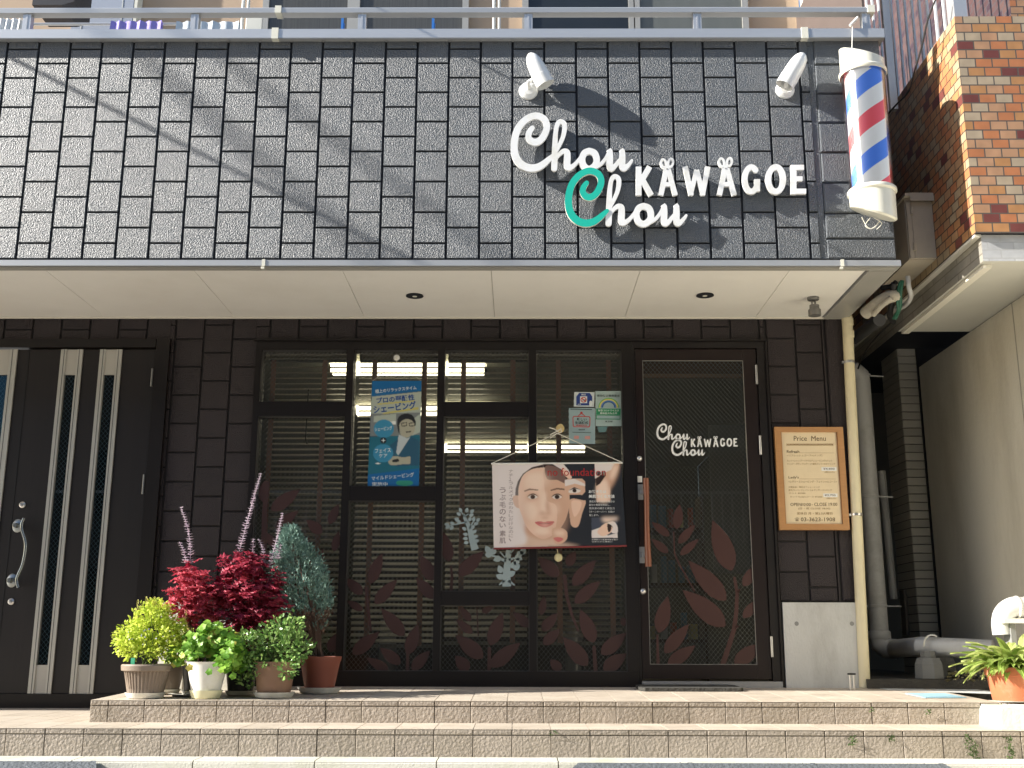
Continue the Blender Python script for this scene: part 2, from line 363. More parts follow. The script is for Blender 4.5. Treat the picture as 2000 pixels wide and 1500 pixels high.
def flat(mb, pts, Y, mi=0, smooth=True, n=5, k=1.0, ox=0, oy=0):   # filled outline on plane Y, crop coordinates -> photo
    q = spline(pts, n, True) if smooth else pts
    vs = [W(ox+p[0]/k, oy+p[1]/k, Y) for p in q]; mb.add(vs, [tuple(range(len(vs)))], mi)
# ================================================================== the shop building
shop = thing('shop_building', 'shop building with charcoal tiled upper storey and dark brown tiled ground floor', 'building', (0, D, 0))
XL = -9.0                                    # left end, outside the picture
XFR = W(1752, 490, F).x                      # right end of the fascia
XWR = W(1678, 1000, D).x                     # right end of the lower wall
ZP = W(1000, 1341, D).z                      # platform height at the wall
ZPF = ZP-.034; YP = 6.28                     # platform front edge
Z2 = 0.66-.425; Y2 = 5.90                    # second step front edge height / depth
ZK = 0.66-.5635                              # kerb top
print('XFR', XFR, 'XWR', XWR, 'ZP', ZP, 'Z2', Z2, 'ZK', ZK)
def tiles(mb, x0, x1, z0, z1, y, gx, gz, par, gap=.0142, dep=.012, mi=0, zj=0):
    """running bond turned on its side: columns of square tiles, every second column half a tile lower"""
    k = math.floor((x0-gx)/TW)
    while gx+k*TW < x1:
        a, b = max(gx+k*TW+gap/2, x0), min(gx+(k+1)*TW-gap/2, x1)
        zo = gz+(TW/2 if (k+par) % 2 else 0)
        j = math.floor((z0-zo)/TW)
        while zo+j*TW < z1:
            c, d = max(zo+j*TW+gap*.4, z0), min(zo+(j+1)*TW-gap*.4, z1)
            if b-a > .02 and d-c > .012: mb.tile(a, b, c, d, y, dep, .0022, mi)
            j += 1
        k += 1
ZFB = W(1000, 508, F).z; ZFT = W(1000, 70, F).z
print('fascia z', ZFB, ZFT, 'soffit', ZS)
XE = W(1606, 490, F).x
gx_f = -3.25529; gz_f = 3.57533+HC
mb = MB()
tiles(mb, XL, XE-.012, ZFB+.012, ZFT+.05, F, gx_f, gz_f, 1)
# corner panel right of the broad groove
xe2 = W(1616, 490, F).x
for a, b in ((ZFB+.012, W(1690, 466, F).z-.004), (W(1690, 466, F).z+.004, 3.22), (3.228, 3.42), (3.428, 3.62), (3.628, 3.82), (3.828, 4.02), (4.028, 4.22), (4.228, ZFT+.05)): mb.tile(xe2, XFR-.006, a, b, F, .018, .007)
mb.box(XE-.010, xe2-.004, F+.006, F+.0099, ZFB+.012, ZFT+.04)
obj('tiled_fascia', mb, M_FASC, shop)
mb = MB(); mb.box(XL, XFR-.01, F+.010, F+.16, ZFB-.01, ZFT+.04); obj('fascia_backing', mb, M_GROOVE, shop)
# side of the upper storey along the alley and a rear mass
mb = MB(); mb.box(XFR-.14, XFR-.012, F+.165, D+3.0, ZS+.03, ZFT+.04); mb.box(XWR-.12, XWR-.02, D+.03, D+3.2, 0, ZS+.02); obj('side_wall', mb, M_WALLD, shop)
# lower drip trim: front strip + angled underside strip
mb = MB()
zt0, zt1 = W(1000, 519, F-.02).z, W(1000, 508, F-.02).z
mb.box(XL, XFR+.01, F-.022, F+.009, zt0, zt1)
obj('drip_trim', mb, M_ALU, shop)
mb = MB(); mb.box(XL, XFR+.008, F-.004, F+.06, ZS-.012, zt0-.002); mb.box(XFR-.16, XFR+.004, F+.063, D-.02, ZS-.014, ZS+.04); obj('soffit_edge_trim', mb, M_ALU_D, shop)
mb = MB()
for px in (1645, 515):
    a = W(px, 513, F-.02).x; mb.box(a-.010, a+.010, F-.026, F-.0235, zt0-.004, zt1+.003); mb.box(a-.016, a+.004, F-.02, F-.006, zt0-.018, zt0-.004)
objs('trim_joiner', mb, M_JOINER, shop)
# soffit boards with fine joints
mb = MB(); seam = [-2.90527+.91214*i for i in range(-3, 7)]; xs = [XL]+[s_ for s_ in seam if XL < s_ < XFR-.17]+[XFR-.17]
for a, b in zip(xs[:-1], xs[1:]): mb.box(a+.0018, b-.0018, F+.062, D+.02, ZS, ZS+.012)
sof = obj('soffit', mb, M_SOFFIT, shop)
mb = MB(); mb.box(XL, XFR-.17, F+.062, D+.02, ZS+.0125, ZS+.03); obj('joint_backing', mb, M_ALU_D, sof)
mb = MB(); mb.box(XL, XWR, D-.022, D-.008, ZS-.012, ZS-.0015); obj('soffit_cove_trim', mb, M_TRIMW, sof)
def downlight(px, py, lab):
    p = H(px, py, ZS); t = thing('downlight', lab, 'light', (p.x, p.y, ZS), 'recessed downlights in the soffit')
    m = MB(); m.lathe((p.x, p.y, ZS-.006), [(.040, .0), (.058, .0), (.056, .005), (.044, .005)], 36); obj('rim', m, M_GROOVE, t, True)
    m = MB(); m.lathe((p.x, p.y, ZS-.004), [(0.0, 0), (.041, 0)], 30); obj('reflector', m, plain('reflector', (.16, .12, .09), .4), t)
    m = MB(); m.lathe((p.x, p.y+.004, ZS-.008), [(0, 0), (.015, .001), (.017, .003)], 20); obj('lamp_bulb', m, M_JOINER, t)
downlight(810, 577, 'round recessed downlight in the cream soffit, above the hanging blue banner')
downlight(1377, 576, 'round recessed downlight in the cream soffit, above the glazed shop door')
p = H(1588, 581, ZS); t = thing('security_sensor', 'small grey cylindrical sensor light hanging under the soffit above the price board', 'sensor light', (p.x, p.y, ZS))
M_SENS = mat('sensor_grey', (.17, .165, .155), .45, metal=.3)
m = MB(); m.lathe((p.x, p.y, ZS-.02), [(.034, 0), (.038, .004), (.038, .020)], 28); obj('mount', m, M_SENS, t, True)
m = MB(); m.tube([(p.x-.012, p.y, ZS-.02), (p.x-.008, p.y, ZS-.055)], .005); m.tube([(p.x+.012, p.y, ZS-.02), (p.x+.010, p.y, ZS-.055)], .006); objs('bracket', m, M_SENS, t, True)
m = MB(); m.lathe((p.x+.004, p.y, ZS-.125), [(0, 0), (.040, 0), (.041, .003), (.041, .040), (.032, .046), (.031, .072), (0, .074)], 32); obj('sensor_body', m, M_SENS, t, True)

# ---------------- lower wall
xj0, xj1 = W(322, 800, D).x, W(497, 800, D).x         # pier between the entry door and the window
XW0, XW1 = W(498, 690, D).x, W(1231, 690, D).x        # window frame
XD1 = W(1494, 690, D).x                               # right side of the door frame
ZF = W(1000, 667, D).z                                # head of the frames
gx_l = -3.60814; gz_l = W(440, 689, D).z
mb = MB(); bk = MB()
gxr = W(1495, 640, D).x; gzr = W(1530, 661, D).z
XT = W(1608, 640, D).x
tiles(mb, XL, xj0, ZF+.01, ZS-.004, D, gx_l, gz_l-.035, 0)
tiles(mb, xj0, XW0, ZF+.01, ZS-.004, D, gx_l, gz_l, 1)
tiles(mb, xj0+.005, xj1-.01, Z2, ZF+.01, D, gx_l, gz_l, 1)
tiles(mb, XW0, XD1, ZF+.01, ZS-.004, D, gx_l+.06, gz_l-.01, 0)
zc = W(1600, 1177, D).z                               # top of the concrete plinth
tiles(mb, XD1, XT-.02, zc+.012, ZS-.004, D, gxr, gzr, 0)
lw = obj('lower_wall', mb, M_BROWN, shop)
bk.box(XL, XWR-.0, D+.0115, D+.11, ZF-.01, ZS-.001); bk.box(xj0-.06, xj1+.005, D+.0115, D+.11, Z2-.2, ZF-.0105); bk.box(XD1-.02, XWR-.0, D+.0115, D+.11, ZP-.1, ZF-.0105)
obj('wall_backing', bk, M_BGROOVE, shop)
mb = MB(); xc = W(1622, 800, D).x
mb.tile(xc, XWR, zc+.012, ZS-.004, D-.004, .016, .008); mb.box(XT-.012, xc-.016, D-.004, D+.011, zc+.012, ZS-.004); obj('corner_trim', mb, M_BROWN, shop)
# concrete plinth
mb = MB(); xa, xb = W(1525, 1180, D).x, W(1685, 1250, D).x; mb.prism([(xa, ZP-.12), (xb, ZP-.12), (xb, zc-.01), (xb-.012, zc), (xa+.004, zc)], D-.03, D+.05)
pl = obj('concrete_plinth', mb, M_CONC, shop)
mb = MB()
for px in (1556, 1664):
    q = W(px, 1218, D-.031); mb.lathe((q.x, D-.031, q.z), [(0, 0), (.010, 0), (.0165, .0015), (.0165, .003)], 20, axis=(0, 1, 0))
objs('form_tie_hole', mb, plain('hole_grey', (.24, .24, .23), .9), pl)
# ---------------- window frame and panes
YW = D-.02; YG = D+.018
XC = {k: (W(a, 683, YW).x, W(b, 683, YW).x) for k, (a, b) in dict(A=(512, 678), B=(692, 856), C=(869, 1033), D=(1047, 1213)).items()}
zt, zb = W(900, 683, YW).z, W(900, 1311, YW).z
panes = []
def zz(y): return W(900, y, YW).z
for k, cuts in dict(A=(785, 813), B=(950, 978), C=(785, 813), D=()).items():
    if not cuts: panes.append((k, zt, zb))
    else: panes += [(k, zt, zz(cuts[0]))] + ([(k, zz(cuts[1]), zb)] if k != 'C' else [(k, zz(813), zz(1155)), (k, zz(1182), zb)])
XWL = W(500, 690, YW).x
win = obj('shop_window', MB().box(XWL, XC['A'][0], YW, D+.10, zb-.16+.03, ZF), M_DARKFR, shop)   # left jamb, the frame's root mesh
fr = MB()
x_r = W(1233, 690, YW).x
fr.box(XC['A'][0]+.0, x_r, YW, D+.10, zt, ZF); fr.box(XC['A'][0], x_r, YW, D+.10, ZP-.003, zb)
for a, b in ((XC['A'][1], XC['B'][0]), (XC['B'][1], XC['C'][0]), (XC['C'][1], XC['D'][0]), (XC['D'][1], x_r)): fr.box(a, b, YW-.008, D+.10, zb+.0005, zt-.0005)
for k, y0, y1 in (('A', 785, 813), ('B', 950, 978), ('C', 785, 813), ('C', 1155, 1182)): fr.box(XC[k][0]+.0005, XC[k][1]-.0005, YW-.004, D+.09, zz(y1), zz(y0))
obj('frame', fr, M_DARKFR, win)
hd = MB(); hd.box(XWL-.012, W(1497, 690, YW).x, YW-.018, YW-.0005, ZF-.004, ZF+.012); obj('head_flashing', hd, M_DARKFR, win)
for k, z1, z0 in panes:
    a, b = XC[k]; g = MB().box(a, b, YG, YG+.006, z0, z1); obj('pane', g, M_WGLASS, win)
gb = MB()
for k, z1, z0 in panes:
    a, b = XC[k]; w_ = .004
    gb.box(a, a+w_, YG-.010, YG-.0005, z0, z1); gb.box(b-w_, b, YG-.010, YG-.0005, z0, z1); gb.box(a+w_, b-w_, YG-.010, YG-.0005, z0, z0+w_); gb.box(a+w_, b-w_, YG-.010, YG-.0005, z1-w_, z1)
obj('gasket', gb, plain('gasket_grey', (.10, .095, .09), .5), win)
# ---------------- leaf film on the glass (laid on the inside face)
YL = YG-.0026
def leaf(mb, x0, y0, x1, y1, w, ox, oy, k, clip, Y=YL):
    w *= .86
    a = Vector((ox+x0/k, oy+y0/k)); b = Vector((ox+x1/k, oy+y1/k)); d = b-a; L = d.length; d /= L; n_ = Vector((-d.y, d.x)); w = w/k
    prof = [(0, .12), (.10, .62), (.25, .96), (.42, 1.0), (.6, .88), (.78, .56), (.92, .2), (1, 0)]
    P = [a+d*L*t+n_*w*.5*v for t, v in prof]+[a+d*L*t-n_*w*.5*v for t, v in prof[::-1][1:]]
    poly(mb, [(p.x, p.y) for p in P], clip, Y)
def poly(mb, P, clip, Y):
    q = [(W(x, y, Y).x, W(x, y, Y).z) for x, y in P]; x0, x1, z0, z1 = clip
    for ax, lim, sg in ((0, x0, 1), (0, x1, -1), (1, z0, 1), (1, z1, -1)):
        o_ = []
        for i in range(len(q)):
            A_, B_ = q[i], q[(i+1) % len(q)]; fa, fb = (A_[ax]-lim)*sg, (B_[ax]-lim)*sg
            if fa >= 0: o_.append(A_)
            if fa*fb < 0: t = fa/(fa-fb); o_.append((A_[0]+(B_[0]-A_[0])*t, A_[1]+(B_[1]-A_[1])*t))
        q = o_
        if len(q) < 3: return
    q2 = [q[0]]
    for p in q[1:]:
        if math.hypot(p[0]-q2[-1][0], p[1]-q2[-1][1]) > 1e-5: q2.append(p)
    if len(q2) > 2: mb.prism(q2, Y, Y+.0006)
def stem(mb, pts, w0, w1, ox, oy, k, clip, Y=YL+.0012):
    P = [Vector((ox+x/k, oy+y/k)) for x, y in pts]; n_ = len(P); L = []; R_ = []
    for i, p in enumerate(P):
        d = (P[min(i+1, n_-1)]-P[max(i-1, 0)]).normalized(); q = Vector((-d.y, d.x)); w = (w0+(w1-w0)*i/(n_-1))/k/2; L.append(p+q*w); R_.append(p-q*w)
    for i in range(n_-1): poly(mb, [tuple(L[i]), tuple(L[i+1]), tuple(R_[i+1]), tuple(R_[i])], clip, Y)
LB = [(215,620,300,410,95),(250,755,400,590,95),(165,690,45,580,85),(165,800,60,735,60),(640,600,560,430,105),(650,720,525,580,95),(445,970,290,785,110),(100,1095,280,945,105),(470,1095,540,890,100),(420,1160,280,1050,90),(500,1200,620,1070,90),(340,1205,190,1120,80)]
LC = [(750,470,710,270,100),(815,565,985,400,110),(895,870,820,775,60),(970,810,1050,775,50),(905,955,795,860,65),(1025,1035,1110,810,110),(975,1120,790,965,120),(1030,1180,1230,1015,115),(1290,910,1180,810,80),(880,1205,790,1105,100)]
LD = [(1485,570,1345,440,105),(1580,630,1740,460,105),(1595,750,1770,600,100),(1370,830,1390,700,60),(1375,935,1480,820,85),(1385,1030,1495,925,85),(1725,1015,1630,790,115),(1680,1170,1515,980,125),(1775,1095,1945,950,110),(1500,1205,1430,1130,80),(1790,1205,1945,1090,115),(1940,900,1910,850,60),(1545,500,1600,400,80)]
film = MB(); ex = .002
def clipk(k, y0=None): a, b = XC[k]; return (a+ex, b-ex, zb+ex, (zz(y0) if y0 else zt)-ex)
for k, L_, y0 in (('B', LB, 978), ('D', LD, None)):
    for (a, b, c, d, w) in L_: leaf(film, a, b, c, d, w, 660, 960, 3.448, clipk(k, y0))
for (a, b, c, d, w) in LC:
    up = b < 690; cl = list(clipk('C')); cl[3 if not up else 2] = (zz(1182)-ex if not up else zz(1155)+ex); leaf(film, a, b, c, d, w, 660, 960, 3.448, tuple(cl))
stem(film, [(190,640),(200,760),(222,940)], 26, 14, 660, 960, 3.448, clipk('B')); stem(film, [(470,1085),(468,1210)], 18, 24, 660, 960, 3.448, clipk('B'))
stem(film, [(760,500),(768,570),(762,670)], 14, 22, 660, 960, 3.448, (XC['C'][0], XC['C'][1], zz(1155)+ex, zt)); stem(film, [(1020,1050),(1018,1215)], 22, 26, 660, 960, 3.448, clipk('C', 1182)); stem(film, [(935,775),(945,975)], 8, 8, 660, 960, 3.448, clipk('C', 1182))
stem(film, [(1525,560),(1540,700),(1575,830),(1620,940)], 26, 14, 660, 960, 3.448, clipk('D')); stem(film, [(1725,1040),(1735,1212)], 22, 26, 660, 960, 3.448, clipk('D'))
for (a, b, c, d, w) in [(990,290,1160,165,90),(1015,395,1150,290,72),(1285,425,1195,345,75),(1330,370,1385,250,62),(1355,530,1385,410,55),(1165,530,1210,440,60),(1010,500,960,420,60),(1290,960,1190,880,80),(1330,1120,1390,1000,80),(940,240,955,110,70)]: leaf(film, a, b, c, d, w, 200, 900, 3, clipk('A', 813))
stem(film, [(968,120),(950,300),(945,520)], 24, 34, 200, 900, 3, clipk('A', 813)); stem(film, [(1290,520),(1300,700)], 10, 18, 200, 900, 3, clipk('A', 813))
obj('leaf_film', film, M_LEAFD, win)
# two pale tree stickers
def tree_sticker(lab, trunk, twigs, leaves, lw_, lh):
    m = MB(); cl = (XC['C'][0]+.002, XC['C'][1]-.002, zz(1155)+.002, zz(813))
    for P, w0, w1 in [trunk]+twigs: stem(m, P, w0, w1, 660, 960, 3.448, cl, YG-.0022)
    for i, (x, y, an) in enumerate(leaves):
        dx, dy = math.cos(math.radians(an))*lh/2, -math.sin(math.radians(an))*lh/2; leaf(m, x-dx, y-dy, x+dx, y+dy, lw_*1.3, 660, 960, 3.448, cl, YG-.0032-.0002*(i % 3))
    tag(obj('tree_sticker', m, M_TREEF), lab, 'sticker')
tree_sticker('pale grey leaning tree sticker on the window glass, left of the face poster', ([(925,392),(905,330),(885,240),(855,180),(848,150)], 52, 12),
  [([(885,250),(910,205),(925,190)], 12, 6), ([(868,205),(820,215),(750,230)], 12, 6), ([(850,165),(826,130)], 9, 5), ([(852,170),(880,150)], 8, 5), ([(815,212),(790,195)], 7, 4)],
  [(825,124,115),(868,124,80),(905,132,40),(812,150,150),(900,158,20),(798,186,160),(890,184,70),(915,184,80),(945,190,50),(768,214,150),(814,203,120),(738,240,200),(732,222,170),(765,246,230),(932,216,20),(910,238,60),(850,250,150),(858,288,170),(922,268,40),(858,316,180),(930,302,20),(862,345,190),(936,332,15)], 21, 34)
tree_sticker('pale grey upright tree sticker on the window glass, below the face poster', ([(1137,640),(1135,560),(1142,470),(1150,395)], 60, 34),
  [([(1130,470),(1070,440),(1010,425)], 20, 8), ([(1150,460),(1200,445),(1240,425)], 16, 7), ([(1120,600),(1085,630)], 18, 8), ([(1150,600),(1190,632)], 18, 8), ([(1135,455),(1090,405)], 10, 6), ([(1160,420),(1185,390)], 10, 6)],
  [(1020,424,10),(1008,388,120),(1048,398,70),(1228,418,30),(1218,446,330),(1092,522,110),(1088,572,160),(1182,492,60),(1206,508,40),(1172,552,30),(1205,470,60),(1072,455,200),(1248,400,60)], 36, 56)

# ---------------- glazed shop door
YDR = D-.006
dx0, dx1 = W(1240, 690, YDR).x, W(1476, 690, YDR).x; dz1, dz0 = W(1350, 682, YDR).z, W(1380, 1326, YDR).z
gx0, gx1 = W(1254.5, 704, YDR).x, W(1451, 704, YDR).x; gz1, gz0 = W(1350, 704, YDR).z, W(1380, 1298, YDR).z
jm = MB(); xj = W(1494, 690, YW).x
jm.box(x_r+.001, dx0-.004, YW, D+.10, ZP, dz1+.004); jm.box(x_r+.001, xj, YW-.001, D+.10, dz1+.004, ZF-.0005); jm.box(dx1+.004, xj, YW, D+.10, ZP, dz1+.0035); jm.box(xj+.0005, xj+.014, YW-.014, D+.01, ZP, ZF+.01)
dr = obj('shop_door', jm, M_DARKFR, shop)
lf = MB(); lf.box(dx0, gx0, YDR, YDR+.04, dz0, dz1); lf.box(gx1, dx1, YDR, YDR+.04, dz0, dz1); lf.box(gx0+.0003, gx1-.0003, YDR+.0015, YDR+.04, gz1, dz1-.0003); lf.box(gx0+.0003, gx1-.0003, YDR+.0015, YDR+.04, dz0, gz0)
obj('door_leaf', lf, M_DOORBR, dr)
bd = MB(); w_ = .0035
bd.box(gx0, gx0+w_, YDR-.002, YDR+.01, gz0, gz1); bd.box(gx1-w_, gx1, YDR-.002, YDR+.01, gz0, gz1); bd.box(gx0+w_, gx1-w_, YDR-.002, YDR+.01, gz0, gz0+w_); bd.box(gx0+w_, gx1-w_, YDR-.002, YDR+.01, gz1-w_, gz1)
obj('glazing_bead', bd, plain('bead_grey', (.22, .21, .19), .5), dr)
obj('pane', MB().box(gx0+.001, gx1-.001, YDR+.012, YDR+.018, gz0+.001, gz1-.001), M_WGLASS, dr)
fd = MB(); cd = (gx0+.004, gx1-.004, gz0+.004, gz1-.004); YF2 = YDR+.009
for (a, b, c, d, w) in [(400,130,425,-65,92),(345,185,205,75,72),(335,315,205,205,72),(415,240,545,95,80),(430,330,575,205,72),(825,450,675,58,185),(780,680,488,372,165),(775,880,443,598,180),(265,930,335,645,135),(310,1085,497,862,125),(335,1180,547,1028,120),(915,570,1030,400,100),(915,815,1040,670,90),(850,1180,1045,1015,140)]: leaf(fd, a, b, c, d, w, 1220, 1000, 3.947, cd, YF2)
for P, a, b in (([(378,150),(385,320),(420,400),(540,612)], 12, 12), ([(845,500),(868,620),(862,760),(845,900),(795,1060),(755,1180)], 22, 44), ([(252,945),(258,1180)], 14, 26), ([(868,620),(890,595)], 20, 10), ([(850,890),(880,880)], 26, 10)): stem(fd, P, a, b, 1220, 1000, 3.947, cd, YF2+.0012)
obj('leaf_film', fd, mat('door_film', (.056, .020, .015), .45, var=.06), dr)
# handle
hb = MB(); 
for (x, y0, y1) in ((1249, 946, 976), (1252, 1068, 1100)):
    a = W(x-6, y1, YDR-.004); b = W(x+7, y0, YDR-.004); hb.box(a.x, b.x, YDR-.004, YDR-.0003, a.z, b.z); c = W(x+4, (y0+y1)/2, YDR-.02); hb.box(c.x-.012, c.x+.018, YDR-.052, YDR-.0045, c.z-.014, c.z+.014)
objs('handle_bracket', hb, mat('satin_nickel', (.40, .40, .40), .4, metal=.7), dr)
hh = MB(); YH = YDR-.065; ps = [(1261.5, 934, .019), (1262, 950, .020), (1263, 975, .0175), (1263.5, 1020, .0165), (1264.5, 1060, .0185), (1266, 1090, .021), (1266.5, 1107, .021)]
hh.tube([W(x, y, YH) for x, y, r in ps], [r for *_, r in ps], 16); obj('wooden_handle', hh, mat('red_wood', (.23, .075, .035), .4, var=.35, vs=4, stretch=(12, 12, 1), coat=.2), dr, True)
lk = MB()
for x, y, r in ((1249, 895, .018), (1256, 1155, .019)):
    q = W(x, y, YDR-.014); lk.lathe((q.x, YDR-.0003, q.z), [(r*1.15, 0), (r*1.1, .006), (r*.9, .013), (r*.5, .018), (0, .019)], 24, axis=(0, -1, 0))
objs('lock_cylinder', lk, M_STEEL, dr, True)
a = W(1244, 942, YDR-.002); b = W(1254, 930, YDR-.002); obj('lock_indicator', MB().box(a.x, b.x, YDR-.003, YDR-.0003, a.z, b.z), M_WHITEP, dr)
for (x, y0, y1) in ((1478.5, 713, 750), (1486, 851, 888), (1508.5, 1243, 1283)):
    a = W(x, y1, YDR-.012); b = W(x, y0, YDR-.012); obj('hinge', MB().tube([(a.x, a.y, a.z), (a.x, a.y, (a.z+b.z)/2-.002), (a.x, a.y, (a.z+b.z)/2), (a.x, a.y, b.z)], [.009, .009, .009, .009], 12), M_STEEL, dr, True)
obj('threshold', MB().box(x_r+.02, xj+.0, D-.045, D+.02, ZP-.002, W(1380, 1331, D-.045).z), mat('threshold_alu', (.36, .36, .36), .45, metal=.4), dr)

# ---------------- left entrance door
YE = D-.01
ent = obj('entry_door', MB().box(W(305, 690, YE-.02).x, xj0+.012, YE-.03, D+.10, Z2, ZF+.008), M_DARKFR, shop)
eh = MB(); exr = W(305, 690, YE).x; eh.box(XL, exr-.0005, YE-.025, D+.1, W(200, 680, YE).z, ZF+.008); obj('door_head', eh, M_DARKFR, ent)
ez1, ez0 = W(200, 682, YE).z, W(200, 1355, YE).z
# door leaf with slots for the two glazed strips
M_EDOOR = mat('entry_door_wood', (.009, .0060, .0055), .42, var=.45, vs=2.2, stretch=(18, 18, .8), detail=8)
slots = [(W(121, 683, YE).x, W(163.5, 683, YE).x), (W(197, 683, YE).x, W(240, 683, YE).x), (W(-22, 683, YE).x, W(36, 683, YE).x)]
sl = sorted(slots); xs = [XL]; 
for a, b in sl: xs += [a, b]
xs.append(exr-.004); lf = MB()
for i in range(0, len(xs), 2): lf.box(xs[i], xs[i+1], YE, YE+.04, ez0, ez1-.003)
obj('door_leaf', lf, M_EDOOR, ent)
ln = MB(); xq = W(57, 683, YE).x; ln.box(xq, xq+.006, YE-.003, YE-.0003, ez0, ez1-.003); obj('leaf_seam', ln, M_BLACK, ent)
for a, b in slots:
    gt, gb_ = W(150, 732, YE).z, W(150, 1299, YE).z; w = (b-a)
    f_ = MB()
    for x0, x1 in ((a, a+w*.25), (b-w*.25, b)):
        f_.box(x0, x1, YE-.012, YE+.03, ez0, ez1-.004); xm = x0+(x1-x0)*(.62 if x0 == a else .38); f_.box(xm-.0015, xm+.0015, YE-.0135, YE-.0123, ez0, ez1-.004, 1)
    s_ = obj('glazed_strip', f_, [M_GOLD, M_GROOVE], ent)
    p_ = MB(); p_.box(a+w*.25, b-w*.25, YE-.004, YE+.03, gt, ez1-.004); p_.box(a+w*.25, b-w*.25, YE-.004, YE+.03, ez0, gb_); objs('end_panel', p_, M_GOLD2, s_)
    obj('glass_strip', MB().box(a+w*.25, b-w*.25, YE+.012, YE+.018, gb_, gt), glass('entry_glass', True, (.10, .17, .20), 1.6, (.07, .13, .16)), s_)
hm = MB()
for x, y in ((35, 1027), (24, 1134)):
    q = W(x, y, YE); hm.lathe((q.x, YE-.0003, q.z), [(.045, 0), (.045, .006), (.036, .012), (.018, .016), (.016, .05)], 28, axis=(0, -1, 0), sx=.8)
objs('handle_mount', hm, mat('dull_chrome', (.30, .32, .32), .28, metal=.8), ent, True)
hp = spline([(47, 1012), (42, 1030), (50, 1062), (45, 1100), (33, 1130), (36, 1148)], 5); m = MB(); m.tube([W(p[0], p[1], YE-.06) for p in hp], .011, 10); obj('door_handle', m, mat('dull_chrome2', (.30, .32, .32), .25, metal=.85), ent, True)
lk = MB()
for x, y in ((44, 986), (22, 1175)):
    q = W(x, y, YE); lk.lathe((q.x, YE-.0003, q.z), [(.022, 0), (.021, .006), (.012, .012), (.011, .016), (0, .017)], 24, axis=(0, -1, 0))
objs('keyhole', lk, M_STEEL, ent, True)
for x, y0, y1 in ((298.5, 720, 755), (281, 927, 965)):
    x_ = W(302, 690, YE).x; a = W(x, y1, YE-.015); b = W(x, y0, YE-.015); obj('hinge', MB().tube([(x_, YE-.015, a.z), (x_, YE-.015, b.z)], .009, 10), mat('hinge_dark', (.22, .22, .21), .4, metal=.6), ent, True)
obj('door_sill', MB().box(XL, xj0+.01, YE-.03, YE+.05, Z2-.02, ez0-.002), M_DARKFR, ent)

# ---------------- upper storey seen through the balcony rail
YU = 8.05
ub = MB(); zu0, zu1 = 4.0, 6.6
M_UWALL = mat('upper_wall_beige', (.50, .37, .26), .85, var=.06, vs=3)
ub.box(XL, XFR+.0, YU+.06, YU+.2, zu0, zu1); uw = obj('upper_wall', ub, M_UWALL, shop)
def uwin(x0, x1, m_glass, split=None, fw=8):
    a, b = W(x0, 30, YU).x, W(x1, 30, YU).x; f_ = MB(); t = .05
    f_.box(a, a+t, YU, YU+.059, zu0+.02, zu1-.05); f_.box(b-t, b, YU, YU+.059, zu0+.02, zu1-.05)
    if split: c = W(split, 30, YU).x; f_.box(c-t/2, c+t/2, YU, YU+.059, zu0+.02, zu1-.05)
    w_ = obj('upper_window', f_, M_ALU_D, shop); obj('pane', MB().box(a+t, b-t, YU+.02, YU+.05, zu0+.02, zu1-.05), m_glass, w_)
M_CURT = mat('net_curtain_pane', (.075, .075, .07), .25, var=.5, vs=3, stretch=(26, 1, .3), spec=.5); M_DPANE = mat('dark_pane', (.02, .024, .028), .12, var=.3, vs=2)
uwin(512, 690, M_CURT); uwin(690, 915, M_CURT); uwin(1020, 1250, M_DPANE); uwin(1228, 1462, mat('frosted_pane', (.13, .14, .13), .3, var=.2, vs=2, stretch=(6, 1, 1)))
m = MB(); a, b = W(142, 20, YU-.06).x, W(260, 20, YU-.06).x; m.box(a, b, YU-.06, YU+.05, zu0, zu1-.3); m.box(b+.006, b+.03, YU-.06, YU+.05, zu0, zu1-.3, 1); m.box(a+.08, a+.084, YU-.0625, YU-.0605, zu0, zu1-.3, 1); m.box(b-.09, b-.086, YU-.0625, YU-.0605, zu0, zu1-.3, 1)
obj('balcony_door', m, [mat('blue_grey_panel', (.32, .36, .44), .5, var=.04), M_JOINER], shop)
m = MB(); a, b = W(1610, 30, YU-.05).x, W(1640, 30, YU-.05).x; m.box(a, b, YU-.05, YU+.05, zu0, zu1); c = W(1575, 30, YU-.05).x; m.box(c-.015, c+.015, YU-.03, YU+.055, zu0, zu1); obj('corner_post', m, M_TRIMW, shop)
m = MB(); m.box(W(1648, 30, YU-.02).x, XFR+.1, YU-.02, YU+.055, zu0, zu1); m.box(XFR-.05, XFR-.035, F+.132, YU-.021, ZFT+.05, 5.6); obj('brown_panel_and_sun_blocker', m, mat('upper_dark_panel', (.10, .075, .065), .6), shop)  # second box: thin end partition added to keep sun off the brick side
obj('balcony_floor', MB().box(XL, XFR-.02, F+.17, YU+.055, ZFT-.5, ZFT-.42), M_CONC, shop)
